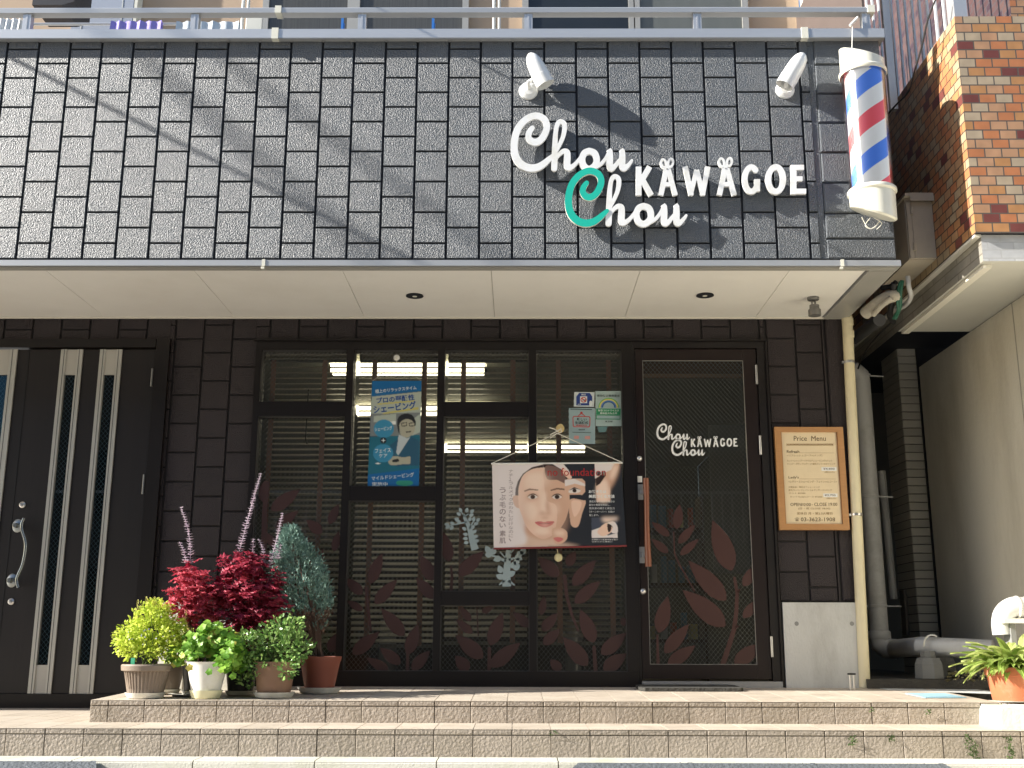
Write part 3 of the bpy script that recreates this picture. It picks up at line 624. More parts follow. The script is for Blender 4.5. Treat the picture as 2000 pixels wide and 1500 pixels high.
# balcony railing
YR = F-.035
rail = thing('balcony_railing', 'silver aluminium balcony railing along the top of the tiled fascia', 'railing', (0, F, ZFT))
zA0, zA1 = W(1000, 75, YR).z, W(1000, 56, YR).z
XRE = W(1727, 65, YR).x
m = MB(); m.box(XL, XRE, YR, F+.13, zA0, zA1); m.box(XL, XRE, YR-.004, YR-.0003, zA0+.004, zA1-.004); obj('cap_beam', m, M_ALU, rail)
zB0, zB1 = W(1000, 24, YR).z, W(1000, 13, YR).z; XRT = W(1700, 15, YR).x
m = MB(); m.prismx([(YR, zB0), (YR+.062, zB0), (YR+.062, zB1-.01), (YR+.05, zB1), (YR+.008, zB1), (YR-.003, zB1-.010)], XL, XRT); obj('top_rail', m, M_ALU, rail)
for px in (52, 380, 707, 1032, 1362, 1692):
    a = W(px-8, 40, YR+.01).x; b = W(px+8, 40, YR+.01).x; m = MB(); m.box(a, b, YR+.01, YR+.055, zA1-.001, zB0+.001); m.box((a+b)/2-.006, (a+b)/2+.006, YR+.0075, YR+.0097, zA1-.001, zB0+.001); obj('post', m, M_ALU, rail)
m = MB()
for px, z0, z1, w in ((543, zB0, zB1, 6), (1710-8, zB0, zB1, 7)):
    a = W(px-w, 20, YR-.006).x; b = W(px+w, 20, YR-.006).x; m.box(a, b, YR-.007, YR+.07, z0-.004, z1+.006)
for px in (537, 1572):
    a = W(px-6.5, 65, YR-.006).x; b = W(px+6.5, 65, YR-.006).x; m.box(a, b, YR-.009, YR+.05, zA0-.003, zA1+.004)
objs('rail_joiner', m, M_JOINER, rail)
# things on the balcony
YV = 7.2
def post_pair(px, lab):
    m = MB()
    for d in (-5, 5): q = W(px+d, 30, YV); m.tube([(q.x, YV, 3.7), (q.x, YV, 6.5)], .012, 8)
    tag(obj('laundry_post', m, M_WHITEP, None, True), lab, 'pole', 'laundry posts on the balcony')
post_pair(479, 'white twin laundry post on the balcony beside the white hanging cloth'); post_pair(970, 'white twin laundry post on the balcony between the upper windows')
m = MB(); q0, q1 = W(60, 47, 7.0), W(460, 47, 7.0); m.tube([(q0.x-2, 7.0, q0.z), (q1.x, 7.0, q1.z)], .010, 8); tag(obj('laundry_pole', m, M_ALU, None, True), 'thin horizontal silver laundry pole behind the balcony railing', 'pole')
def cloth(px0, px1, py0, py1, m_, lab, name='towel', Y=6.97):
    m = MB(); a, b = W(px0, py1, Y), W(px1, py0, Y); n_ = 24; vs = []
    for side in (-1, 1):
        for j in range(5):
            for i in range(n_+1):
                t = i/n_; vs.append((a.x+(b.x-a.x)*t, Y+side*(.012+.008*j)+.008*math.sin(i*1.3+side), b.z-(0.0 if j == 0 else .02+(b.z-a.z+.1)*j/4)+.004*math.sin(i*1.9)))
    fs = []
    for s_ in range(2):
        o = s_*5*(n_+1)
        for j in range(4):
            for i in range(n_): k = o+j*(n_+1)+i; fs.append((k, k+1, k+n_+2, k+n_+1))
    for i in range(n_): fs.append((i, i+1, 5*(n_+1)+i+1, 5*(n_+1)+i))
    m.add(vs, fs); tag(obj(name, m, m_, None, True), lab, 'laundry')
cloth(217, 317, 43, 60, mat('purple_towel', (.42, .36, .80), .9, bump=1, bs=200), 'purple towel hung over the laundry pole behind the railing')
cloth(345, 468, 44, 60, mat('white_towel', (.72, .78, .82), .9, bump=1, bs=200), 'pale blue and white cloth on the laundry pole next to the purple towel')
cloth(-20, 42, 38, 60, mat('white_lace', (.85, .85, .83), .9, bump=1, bs=200), 'white cloth with lacy edge on the laundry pole at the far left')
m = MB(); q = W(499, 40, 7.1); m.box(q.x-.06, q.x+.05, 7.08, 7.12, q.z-.35, q.z+.04); tag(obj('hanging_cloth', m, mat('offwhite_cloth', (.70, .70, .64), .9)), 'off white cloth clipped beside the twin laundry post', 'laundry')
for i, (px, lab) in enumerate(((669, 'blue clothes peg on the balcony left of the net curtained window'), (846, 'blue clothes peg on the balcony right of the railing post'))):
    q = W(px, 45, 6.6); m = MB(); m.box(q.x-.008, q.x+.008, 6.59, 6.61, q.z-.10, q.z+.03); m.box(q.x+.006, q.x+.014, 6.592, 6.608, q.z-.10, q.z-.005); tag(obj('clothes_peg', m, mat('peg_blue', (.04, .20, .62), .4)), lab, 'clothes peg')
m = MB(); q = W(100, 5, 7.3); m.prism([(q.x-.14, q.z-.02), (q.x+.08, q.z-.02), (q.x+.17, q.z+.01), (q.x+.17, q.z+.5), (q.x-.14, q.z+.5)], 7.3, 7.6); tag(obj('outdoor_unit', m, plain('unit_dark', (.03, .03, .035), .5)), 'dark box hanging on the upper wall at the top left', 'equipment')
# ================================================================== ground, steps, kerb
XPL = W(178, 1363, YP).x; XPR = W(1952, 1375, YP).x
g = MB(); g.quad((-60, -60, 0), (60, -60, 0), (60, 60, 0), (-60, 60, 0)); structure(obj('ground', g, M_ROAD))
def step_front(name, x0, x1, y, z0, z1, tw, phase, lab, nose=.03, back=None, zback=None, wside=False):
    """riser of textured tiles with a nosing course, and the tread tiles on top"""
    root = MB(); gy = y+.009
    ys = back
    # core
    root.add([(x0+.004, gy, z0-.05), (x1, gy, z0-.05), (x1, ys, z0-.05), (x0+.004, ys, z0-.05), (x0+.004, gy, z1-.004), (x1, gy, z1-.004), (x1, ys, zback-.004), (x0+.004, ys, zback-.004)], [(0,3,2,1),(4,5,6,7),(0,1,5,4),(1,2,6,5),(2,3,7,6),(3,0,4,7)])
    o = obj(name, root, M_GROUT)
    f = MB(); k = math.floor((x0-phase)/tw); jit = random.Random(3)
    while phase+k*tw < x1:
        a, b = max(phase+k*tw+.0018, x0), min(phase+(k+1)*tw-.0018, x1)
        if b-a > .01:
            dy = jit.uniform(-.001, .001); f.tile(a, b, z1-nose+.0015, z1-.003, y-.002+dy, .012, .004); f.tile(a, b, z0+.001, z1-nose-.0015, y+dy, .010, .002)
        k += 1
    if wside:
        for a, b in ((y+.012, y+.2), (y+.204, y+.4), (y+.404, y+.6), (y+.604, y+.8), (y+.804, min(y+1.0, ys))):
            zz0 = z1+(zback-z1)*(a-y)/(ys-y); f.add([(x0, b, z0), (x0, a, z0), (x0, a, zz0-.003), (x0, b, zz0-.003), (x0+.01, b, z0), (x0+.01, a, z0), (x0+.01, a, zz0-.003), (x0+.01, b, zz0-.003)], [(0,1,2,3),(4,7,6,5),(0,4,5,1),(1,5,6,2),(2,6,7,3),(3,7,4,0)])
    obj('riser_tile', f, M_STEPF, o)
    t = MB(); k = math.floor((x0-phase)/tw); yy = [y-.002]; 
    while yy[-1]+tw < ys-.02: yy.append(yy[-1]+tw)
    yy.append(ys)
    gr = MB()
    while phase+k*tw < x1:
        a, b = max(phase+k*tw+.0022, x0), min(phase+(k+1)*tw-.0022, x1)
        if b-a > .01:
            for c, d in zip(yy[:-1], yy[1:]):
                d_ = d-.0022*2 if d != ys else d; za = z1+(zback-z1)*(c-y)/(ys-y); zb_ = z1+(zback-z1)*(d_-y)/(ys-y)
                t.add([(a, c, za), (b, c, za), (b, d_, zb_), (a, d_, zb_), (a, c, za-.0025), (b, c, za-.0025), (b, d_, zb_-.0025), (a, d_, zb_-.0025)], [(0,1,2,3),(0,4,5,1),(1,5,6,2),(2,6,7,3),(3,7,4,0)])
        k += 1
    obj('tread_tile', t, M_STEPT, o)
    tg = MB(); tg.quad((x0+.004, y+.004, z1-.0032), (x1, y+.004, z1-.0032), (x1, ys, zback-.0032), (x0+.004, ys, zback-.0032)); obj('pale_joint', tg, M_GROUTL, o)
    return o
tw1 = .1985
ph1 = W(210, 1395, YP).x; ph2 = W(161.3, 1460, Y2).x
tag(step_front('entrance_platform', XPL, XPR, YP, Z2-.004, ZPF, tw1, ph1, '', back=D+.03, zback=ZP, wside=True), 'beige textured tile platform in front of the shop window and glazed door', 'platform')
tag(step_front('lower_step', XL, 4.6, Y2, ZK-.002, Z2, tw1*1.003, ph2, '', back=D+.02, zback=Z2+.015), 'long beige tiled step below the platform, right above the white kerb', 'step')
# kerb blocks
kp = MB(); xk = W(386, 1484, 5.8).x; k = -6
yk0 = H(1000, 1487, ZK).y
while xk+k*.6 < 4.6:
    a, b = xk+k*.6+.003, xk+(k+1)*.6-.003; z0 = -.0; kp.prismx([(yk0-.02, z0), (yk0-.008, ZK-.012), (yk0+.004, ZK), (Y2-.001, ZK+.002), (Y2-.001, z0)], a, b); k += 1
kb = structure(obj('kerb', kp, M_KERB)); print('kerb y', yk0)
m = MB(); m.box(XL, 4.6, yk0-.004, Y2-.002, 0, ZK-.006); obj('kerb_joint', m, M_GROUT, kb)
m = MB(); m.box(XL-20, 30, yk0-.45, yk0-.021, 0.001, .012); structure(obj('gutter_path', m, M_KERB))
def ramp(x0p, x1p, lab):
    a = W(x0p, 1489, yk0-.02).x; b = W(x1p, 1489, yk0-.02).x; m = MB(); y1 = yk0-.012; y0 = y1-.24; s_ = .14
    m.add([(a, y1, ZK-.004), (b, y1, ZK-.004), (b+s_, y0, .015), (a-s_, y0, .015), (a, y1, .013), (b, y1, .013)], [(0,3,2,1),(0,4,3),(1,2,5),(0,1,5,4)])
    n_ = int((b-a)/.6)
    r_ = thing('kerb_ramp', lab, 'ramp', ((a+b)/2, y0, .013), 'dark ramp plates against the kerb'); obj('plate', m, M_RUB, r_)
    s = MB()
    for i in range(1, n_+1):
        x = b-.02-i*.6
        if x < a+.1: break
        s.add([(x-.012, y1-.001, ZK-.0015), (x+.012, y1-.001, ZK-.0015), (x+.012, y0+.01, .019), (x-.012, y0+.01, .019)], [(0, 3, 2, 1)])
    x = b-.05; s.add([(b-.005, y1-.001, ZK-.0015), (b+.02, y1-.001, ZK-.0015), (b+.12, y0+.01, .019), (b+.09, y0+.01, .019)], [(0, 3, 2, 1)])
    objs('rib', s, M_RUB, r_)
ramp(-330, 178, 'dark grey ramp plate against the kerb at the bottom left'); ramp(1130, 1835, 'dark grey ramp plate against the kerb at the bottom right')

# ---------------- door mat, tactile sheet, small post
zp = lambda y: ZPF+(ZP-ZPF)*(y-YP)/(D+.03-YP)
a = H(1240, 1345, zp(7.2)); b = H(1433, 1345, zp(7.2))
m = MB(); y0, y1 = 7.03, 7.36; x0, x1 = a.x, b.x; P = [(x0+.03, y0), (x1-.03, y0), (x1, y0+.05), (x1-.01, y1-.05), (x1-.05, y1), (x0+.05, y1), (x0, y1-.05), (x0, y0+.05)]
m.add([(x, y, zp(y)+.002) for x, y in P]+[(x, y, zp(y)+.022) for x, y in P], [tuple(range(8))[::-1], tuple(range(8, 16))]+[(i, (i+1) % 8, 8+(i+1) % 8, 8+i) for i in range(8)])
tag(obj('door_mat', m, mat('dark_mat', (.05, .048, .042), .95, var=.7, vs=45, bump=3, bs=70)), 'dark rubber door mat in front of the glazed shop door', 'door mat')
m = MB(); q = [H(1768, 1356, zp(6.85)), H(1845, 1356, zp(6.85)), H(1888, 1365, zp(6.45)), H(1808, 1365, zp(6.45))]
m.add([(p.x, p.y, zp(p.y)+.002) for p in q]+[(p.x, p.y, zp(p.y)+.006) for p in q], [(3,2,1,0),(4,5,6,7),(0,1,5,4),(1,2,6,5),(2,3,7,6),(3,0,4,7)])
tag(obj('blue_floor_sheet', m, mat('pale_blue_sheet', (.34, .55, .66), .5, var=.35, vs=22, stretch=(1, 6, 1))), 'pale blue mottled sheet lying on the platform near the terracotta pot', 'floor sheet')
q = W(1665, 1344, 7.22); t = thing('door_stop_post', 'short steel post with a black cap standing by the concrete plinth', 'post', (q.x, 7.22, zp(7.22)))
m = MB(); zt_ = W(1665, 1318, 7.22).z; m.tube([(q.x-.012, 7.22, zp(7.22)), (q.x-.012, 7.22, zt_)], .007, 10); m.tube([(q.x+.012, 7.22, zp(7.22)), (q.x+.012, 7.22, zt_)], .007, 10); objs('post_tube', m, M_STEEL, t, True)
m = MB(); m.lathe((q.x, 7.22, zt_), [(.025, 0), (.026, .004), (.025, .010), (0, .012)], 24); obj('cap', m, M_BLACK, t, True)
m = MB(); P = [H(1703, 1341, ZP-.01), H(1730, 1341.5, ZP-.01)]; 
m.add([(XWR+.02, D-.25, ZP-.006), (XWR+.75, D-.62, ZP-.02), (XWR+.62, D-.02, ZP-.004), (XWR+.02, D+.02, ZP+.003)], [(0, 1, 2, 3)]); structure(obj('alley_apron_path', m, M_CONC))
# white block at the right end of the steps
a = W(1956, 1376, YP-.2); m = MB(); zt1_ = ZPF-.012
m.prism([(W(1957, 1430, YP-.28).x, Z2+.0), (4.8, Z2), (4.8, zt1_), (W(1955, 1376, YP-.28).x+.01, zt1_), (W(1955, 1376, YP-.28).x, zt1_-.02)], YP-.28, YP+.5)
tag(obj('white_plinth_block', m, mat('mossy_white', (.72, .74, .68), .85, var=.08, bump=.8, bs=50, dirt=(.38, .46, .34), ds=9)), 'mossy white concrete block at the right end of the steps', 'block')
# weeds in the joints
wm = leafmat('weed', (.05, .09, .03), (.11, .16, .05)); wb = MB(); R = random.Random(5)
for px, py, n_, hgt in ((1664, 1442, 26, .03), (1740, 1440, 18, .02), (1893, 1448, 60, .07), (1905, 1460, 45, .06), (1812, 1388, 12, .02), (1964, 1380, 20, .03), (1970, 1455, 60, .09), (1976, 1470, 40, .07), (1080, 1430, 8, .012), (1700, 1385, 8, .015)):
    q = W(px, py, Y2-.004 if py > 1428 else YP-.004)
    for i in range(n_):
        x = q.x+R.gauss(0, .010); z = q.z+R.uniform(-hgt, hgt*.5); y = q.y-R.uniform(0, .012); a_ = R.uniform(0, 6.28); s_ = R.uniform(.004, .009); dx, dz = math.cos(a_)*s_, math.sin(a_)*s_
        wb.add([(x-dx, y, z-dz), (x+dz*.5, y-.003, z-dx*.5), (x+dx, y-.004, z+dz), (x-dz*.5, y, z+dx*.5)], [(0, 1, 2, 3)])
tag(obj('weeds', wb, wm), 'small green weeds growing in the joints of the right hand steps', 'weeds', kind='stuff')

# ================================================================== sign lettering
def cs(L, ox, oy, k): return [[(ox+x/k, oy+y/k, w/k) for x, y, w in s_] for s_ in L]
C_ = [(345,285,52),(312,330,64),(300,385,68),(330,432,74),(385,447,76),(445,412,74),(488,345,74),(508,270,74),(488,200,74),(435,160,74),(365,150,74),(285,182,74),(215,245,76),(165,335,78),(140,455,80),(145,565,82),(178,650,84),(240,710,84),(320,738,84),(400,730,80),(470,692,72),(530,640,60),(575,600,44)]
HOU = [[(592,738,70),(594,660,70),(597,560,66),(600,450,60),(608,330,52),(628,240,50),(665,212,52),(704,240,54),(706,310,54),(688,390,48),(655,465,44),(620,540,40)],
       [(618,620,36),(655,575,44),(700,548,56),(735,562,68),(738,620,76),(735,690,76),(748,728,76),(790,722,52),(840,680,42),(895,610,38)],
       [(985,545,70),(930,570,70),(905,640,72),(925,715,74),(985,748,70),(1050,710,74),(1070,640,72),(1045,570,72),(985,545,70)],
       [(1060,728,40),(1120,690,40),(1170,630,38),(1200,570,34)],
       [(1220,552,60),(1219,620,72),(1216,700,74),(1232,735,78),(1275,715,50),(1325,650,40)],
       [(1358,552,60),(1358,620,72),(1356,700,74),(1374,735,76),(1415,715,48),(1452,672,36),(1466,652,30)]]
HOUB = [((1196,560),(1238,532),46), ((1336,560),(1378,532),46)]
def BX(L, ox, oy, k): return [((ox+a[0]/k, oy+a[1]/k), (ox+b[0]/k, oy+b[1]/k), w/k) for a, b, w in L]
KS, KB, KD = [], [], []
kb_ = [((125,205),(125,460),50), ((140,345),(222,205),50), ((150,310),(236,460),52)]
ab = lambda x, t, b0, b1: [((x-8,t),(b0,459),46), ((x+8,t),(b1,459),46), ((x-36,362),(x+38,362),38)]
wb_ = [((538,205),(592,459),46), ((584,459),(640,235),42), ((640,235),(698,459),42), ((690,459),(740,205),46)]
eb = [((1500,190),(1500,450),52), ((1500,212),(1593,212),44), ((1500,312),(1580,312),42), ((1500,424),(1612,424),46)]
el = lambda cx, cy, rx, ry, w, a0=0, a1=360, tilt=0, n_=26: [(cx+rx*math.cos(math.radians(a))*math.cos(math.radians(tilt))-ry*math.sin(math.radians(a))*math.sin(math.radians(tilt)), cy+rx*math.cos(math.radians(a))*math.sin(math.radians(tilt))+ry*math.sin(math.radians(a))*math.cos(math.radians(tilt)), w) for a in [a0+(a1-a0)*i/n_ for i in range(n_+1)]]
ring1 = [el(346,176,22,36,20,tilt=-14), el(408,172,22,36,20,tilt=14), [(378,205,26),(378,232,42)]]
ring2 = [el(862,168,22,36,20,tilt=-14), el(930,165,22,36,20,tilt=14), [(898,200,26),(898,228,42)]]
G_ = [el(1125,318,58,108,50,a0=-50,a1=-340)]; gb2 = [((1150,338),(1203,338),42), ((1180,318),(1180,425),44)]
O_ = [el(1342,318,66,109,52)]
def piece_loops():
    k1, ox1, oy1 = 5.768, 980, 200; k2, ox2, oy2 = 4.545, 1220, 280; out = []
    sh = lambda L, dx, dy: [[(x+dx, y+dy, w) for x, y, w in s_] for s_ in L]; shb = lambda L, dx, dy: [((a[0]+dx, a[1]+dy), (b[0]+dx, b[1]+dy), w) for a, b, w in L]
    out.append(('letters', 'w', outline(cs([C_]+HOU, ox1, oy1, k1), BX(HOUB, ox1, oy1, k1))))
    out.append(('letter_c', 't', outline(cs(sh([C_], 612, 621), ox1, oy1, k1), [])))
    out.append(('letters', 'w', outline(cs(sh(HOU, 612, 621), ox1, oy1, k1), BX(shb(HOUB, 612, 621), ox1, oy1, k1))))
    for nm, st, bx in (('letter_k', [], kb_), ('letter_a', ring1, ab(378, 228, 322, 450)), ('letter_w', [], wb_), ('letter_a', ring2, ab(900, 222, 842, 974)), ('letter_g', G_, gb2), ('letter_o', O_, []), ('letter_e', [], eb)):
        out.append((nm, 'w', outline(cs(st, ox2, oy2, k2), BX(bx, ox2, oy2, k2))))
    return out
PL = piece_loops()
YS = F-.036; SD = .018
def sign_piece(i, parent):
    nm, c, lp = PL[i]; dY = {1: -.004}.get(i, 0)
    mp = lambda x, y: (lambda q: (q.x, q.z))(W(x, y, YS-SD/2+dY))
    me = loops_mesh(lp, mp, SD, YS+dY)
    for v in me.vertices: v.co = (v.co.x-wloc(parent).x, v.co.y-wloc(parent).y, v.co.z-wloc(parent).z)
    for p in me.polygons: p.material_index = 0 if (c == 'w' or p.normal.y < -.5) else 1
    for poly_ in me.polygons: poly_.use_smooth = False
    return obj(nm, me, [M_WHITE] if c == 'w' else [M_TEAL, M_CREAMEDGE], parent)
def sign(lab, cat, idx):
    q = W(1280, 350, YS); t = thing('shop_sign', lab, cat, (q.x, YS, q.z)); 
    for i in idx: sign_piece(i, t)
    m = MB()
    for i in idx:
        lp = max(PL[i][2], key=len); n_ = len(lp)
        xs_ = sorted(lp); c = W(sum(p[0] for p in lp)/n_, sum(p[1] for p in lp)/n_, F)
        for s_ in (lp[0], lp[n_//2]): 
            cc = (sum(p[0] for p in lp)/n_, sum(p[1] for p in lp)/n_); w_ = W(s_[0]+(cc[0]-s_[0])*.06, s_[1]+(cc[1]-s_[1])*.06, F); m.tube([(w_.x, YS+.004, w_.z), (w_.x, F+.012, w_.z)], .0025, 6)
    objs('standoff_pin', m, M_STEEL, t)
    return t
sign('white raised script letters reading Chou on the dark fascia, the upper line', 'sign', [0])
sign('raised script letters with a teal capital C reading Chou, the lower line on the fascia', 'sign', [1, 2])
s3 = sign('white raised capital letters reading KAWAGOE with scissor shaped letters A on the fascia', 'sign', [3, 4, 5, 6, 7, 8, 9])
m = MB()
for x, y in ((1220+378/4.545, 280+222/4.545), (1220+900/4.545, 280+218/4.545)):
    q = W(x, y, YS-SD-.0003); m.lathe((q.x, YS-SD/2-.0005, q.z), [(.005, 0), (.005, .001), (0, .0012)], 12, axis=(0, -1, 0))
objs('scissor_rivet', m, M_ALU_D, s3)
# the same logo as white film on the door glass
lg = MB()
for nm, c, lp in PL:
    mp = lambda x, y: (lambda q: (q.x, q.z))(W(1282+(x-997.5)*.2752, 827+(y-220)*.285, YDR+.0105))
    me = loops_mesh([[p for j, p in enumerate(l)] for l in lp], mp, .0008, YDR+.0105); mesh_to_mb(me, lg)
obj('door_logo', lg, mat('white_film', (.85, .85, .83), .4, var=.02), dr)

# ---------------- spotlights over the sign
def spot(base, tip, mouth, lab):
    b = W(base[0], base[1], F); t = thing('sign_spotlight', lab, 'spotlight', (b.x, F, b.z), 'white spotlights over the sign')
    m = MB(); m.lathe((b.x, F+.004, b.z), [(.060, 0), (.060, .010), (.056, .018), (.038, .024), (.034, .028), (.012, .030), (0, .031)], 36, axis=(0, -1, 0)); obj('wall_base', m, M_LAMPW, t, True)
    A_ = W(tip[0], tip[1], F-.088); B_ = W(mouth[0], mouth[1], F-.068); ax = (B_-A_); L = ax.length; ax.normalize()
    mid = A_+ax*L*.62
    m = MB(); m.tube([(b.x+.0, F-.028, b.z+.005), (b.x+.0, F-.06, b.z+.03), (mid.x-.012, mid.y+.045, mid.z)], [.014, .013, .012], 12); m.tube([(mid.x-.035, mid.y+.048, mid.z), (mid.x+.01, mid.y+.044, mid.z)], .017, 12); obj('arm', m, M_LAMPW, t, True)
    R_ = .058; pr = [(0, 0), (.014, .004), (.026, .014), (.038, .032), (.047, .058), (.053, .095), (.0563, L-.075), (.0563, L-.070), (R_, L-.068), (R_, L), (R_-.004, L), (R_-.005, L-.05), (0, L-.055)]
    m = MB(); m.lathe(A_, pr, 36, axis=ax); obj('lamp_head', m, M_LAMPW, t, True)
spot((1032, 178), (1034, 104), (1066, 166), 'white bullet shaped spotlight tilting right, above the upper script line')
spot((1533, 176), (1570, 104), (1532, 168), 'white bullet shaped spotlight tilting left, beside the barber pole')

# ---------------- barber pole
YB = F-.16; bt, bb = W(1685, 128, YB), W(1703, 392, YB)
bx = (bt.x+bb.x)/2; R_ = .131
pole = thing('barber_pole', 'red white and blue striped barber pole with cream caps on the fascia corner', 'barber pole', (bx, YB, bb.z))
zlo, zhi = W(1703, 372, YB).z, W(1690, 150, YB).z
m = MB(); n_ = 48; rows = 60; r_in = .110; vs = []; fs = []; mi = []
for j in range(rows+1):
    for k in range(n_): a = 2*math.pi*k/n_; vs.append((bx+r_in*math.cos(a), YB+r_in*math.sin(a), zlo+(zhi-zlo)*j/rows))
o0 = 0
M_STR = []
mm_, n, l, b_ = nt('barber_stripes'); tc = n.new('ShaderNodeTexCoord'); sp = n.new('ShaderNodeSeparateXYZ'); l.new(tc.outputs['Object'], sp.inputs[0])
def MM(op, *v):
    q = n.new('ShaderNodeMath'); q.operation = op
    for i, x in enumerate(v):
        if isinstance(x, (int, float)): q.inputs[i].default_value = x
        else: l.new(x, q.inputs[i])
    return q.outputs[0]
ang = MM('ARCTAN2', sp.outputs[1], sp.outputs[0]); ang = MM('MULTIPLY', ang, 1/(2*math.pi))
zz_ = MM('MULTIPLY', sp.outputs[2], 1/.49); v = MM('SUBTRACT', zz_, ang); v = MM('ADD', v, BPH:=.62); fr_ = MM('FRACT', v)
cr = n.new('ShaderNodeValToRGB'); cr.color_ramp.interpolation = 'CONSTANT'; e = cr.color_ramp.elements
stops = [(0, (.88, .88, .86)), (.25, (.07, .22, .86)), (.5, (.88, .88, .86)), (.75, (.88, .08, .09))]
for i, (p_, c) in enumerate(stops):
    if i < 2: e[i].position = p_; e[i].color = rgb(c)
    else: q = e.new(p_); q.color = rgb(c)
l.new(fr_, cr.inputs[0]); l.new(cr.outputs[0], b_.inputs['Base Color']); b_.inputs['Roughness'].default_value = .35; l.new(cr.outputs[0], b_.inputs['Emission Color']); b_.inputs['Emission Strength'].default_value = .16     # faint glow added to the stripe colours to keep them vivid
m = MB(); m.lathe((bx, YB, zlo), [(r_in, 0), (r_in, zhi-zlo)], 64); obj('striped_core', m, mm_, pole, True)
m = MB(); m.lathe((bx, YB, zlo-.01), [(.128, 0), (.128, zhi-zlo+.02)], 64); gl_ = obj('clear_tube', m, glass('clear_acrylic', False, (.98, .98, .98), 1.7, gr=.20), pole, True)
def cap(name, z0, z1, slope, top):
    m = MB(); n_ = 56; vs = []; fs = []
    prof = [(R_+.006, 0), (R_+.012, .008), (R_+.012, .022), (R_+.003, .032)] if top else [(R_+.006, 0), (R_+.012, -.008), (R_+.012, -.022), (R_+.003, -.032)]
    L = z1-z0
    for r, h in prof:
        for k in range(n_): a = 2*math.pi*k/n_; vs.append((bx+r*math.cos(a), YB+r*math.sin(a), z0+h))
    for f_, r in ((.0, R_+.001), (.92, R_), (1.0, R_-.012), (1.0, 0.0001)):
        for k in range(n_):
            a = 2*math.pi*k/n_; x = math.cos(a); y = math.sin(a); full = L+slope[0]*x*r+slope[1]*y*r
            base = prof[-1][1]; vs.append((bx+r*x, YB+r*y, z0+base+(full-base)*f_))
    rows_ = len(prof)+4
    for i in range(rows_-1):
        for k in range(n_): fs.append((i*n_+k, i*n_+(k+1) % n_, (i+1)*n_+(k+1) % n_, (i+1)*n_+k))
    fs.append(tuple((rows_-1)*n_+k for k in range(n_))); m.add(vs, fs); return obj(name, m, M_CAP, pole, True)
M_CAP = mat('cream_cap', (.82, .80, .68), .35, var=.03, coat=.3)
cap('top_cap', zhi, W(1690, 104, YB).z, (-.30, .45), True)
cap('bottom_cap', zlo, W(1705, 420, YB).z, (-.35, .35), False)
m = MB(); m.box(bx-.03, bx+.03, YB+.09, F+.01, zhi-.05, zhi+.05); m.box(bx-.03, bx+.03, YB+.09, F+.01, zlo-.05, zlo+.05); objs('wall_bracket', m, M_ALU_D, pole)
m = MB()
for i, (pp) in enumerate(([(1700, 425), (1690, 440), (1700, 447), (1712, 440)], [(1683, 424), (1693, 442), (1705, 446), (1718, 432)], [(1706, 425), (1722, 436), (1712, 448)])): m.tube([W(p[0], p[1], YB+.02+.01*i) for p in spline(pp, 5)], .0025, 6)
obj('loose_wire', m, M_WHITEP, pole, True)
m = MB(); m.tube([W(1664, 95, YB), W(1665, 52, F-.05)], .0028, 6); m.tube([W(1660, 50, F-.05), W(1675, 34, F-.04)], .010, 6); obj('hanging_strap', m, M_WHITEP, pole)
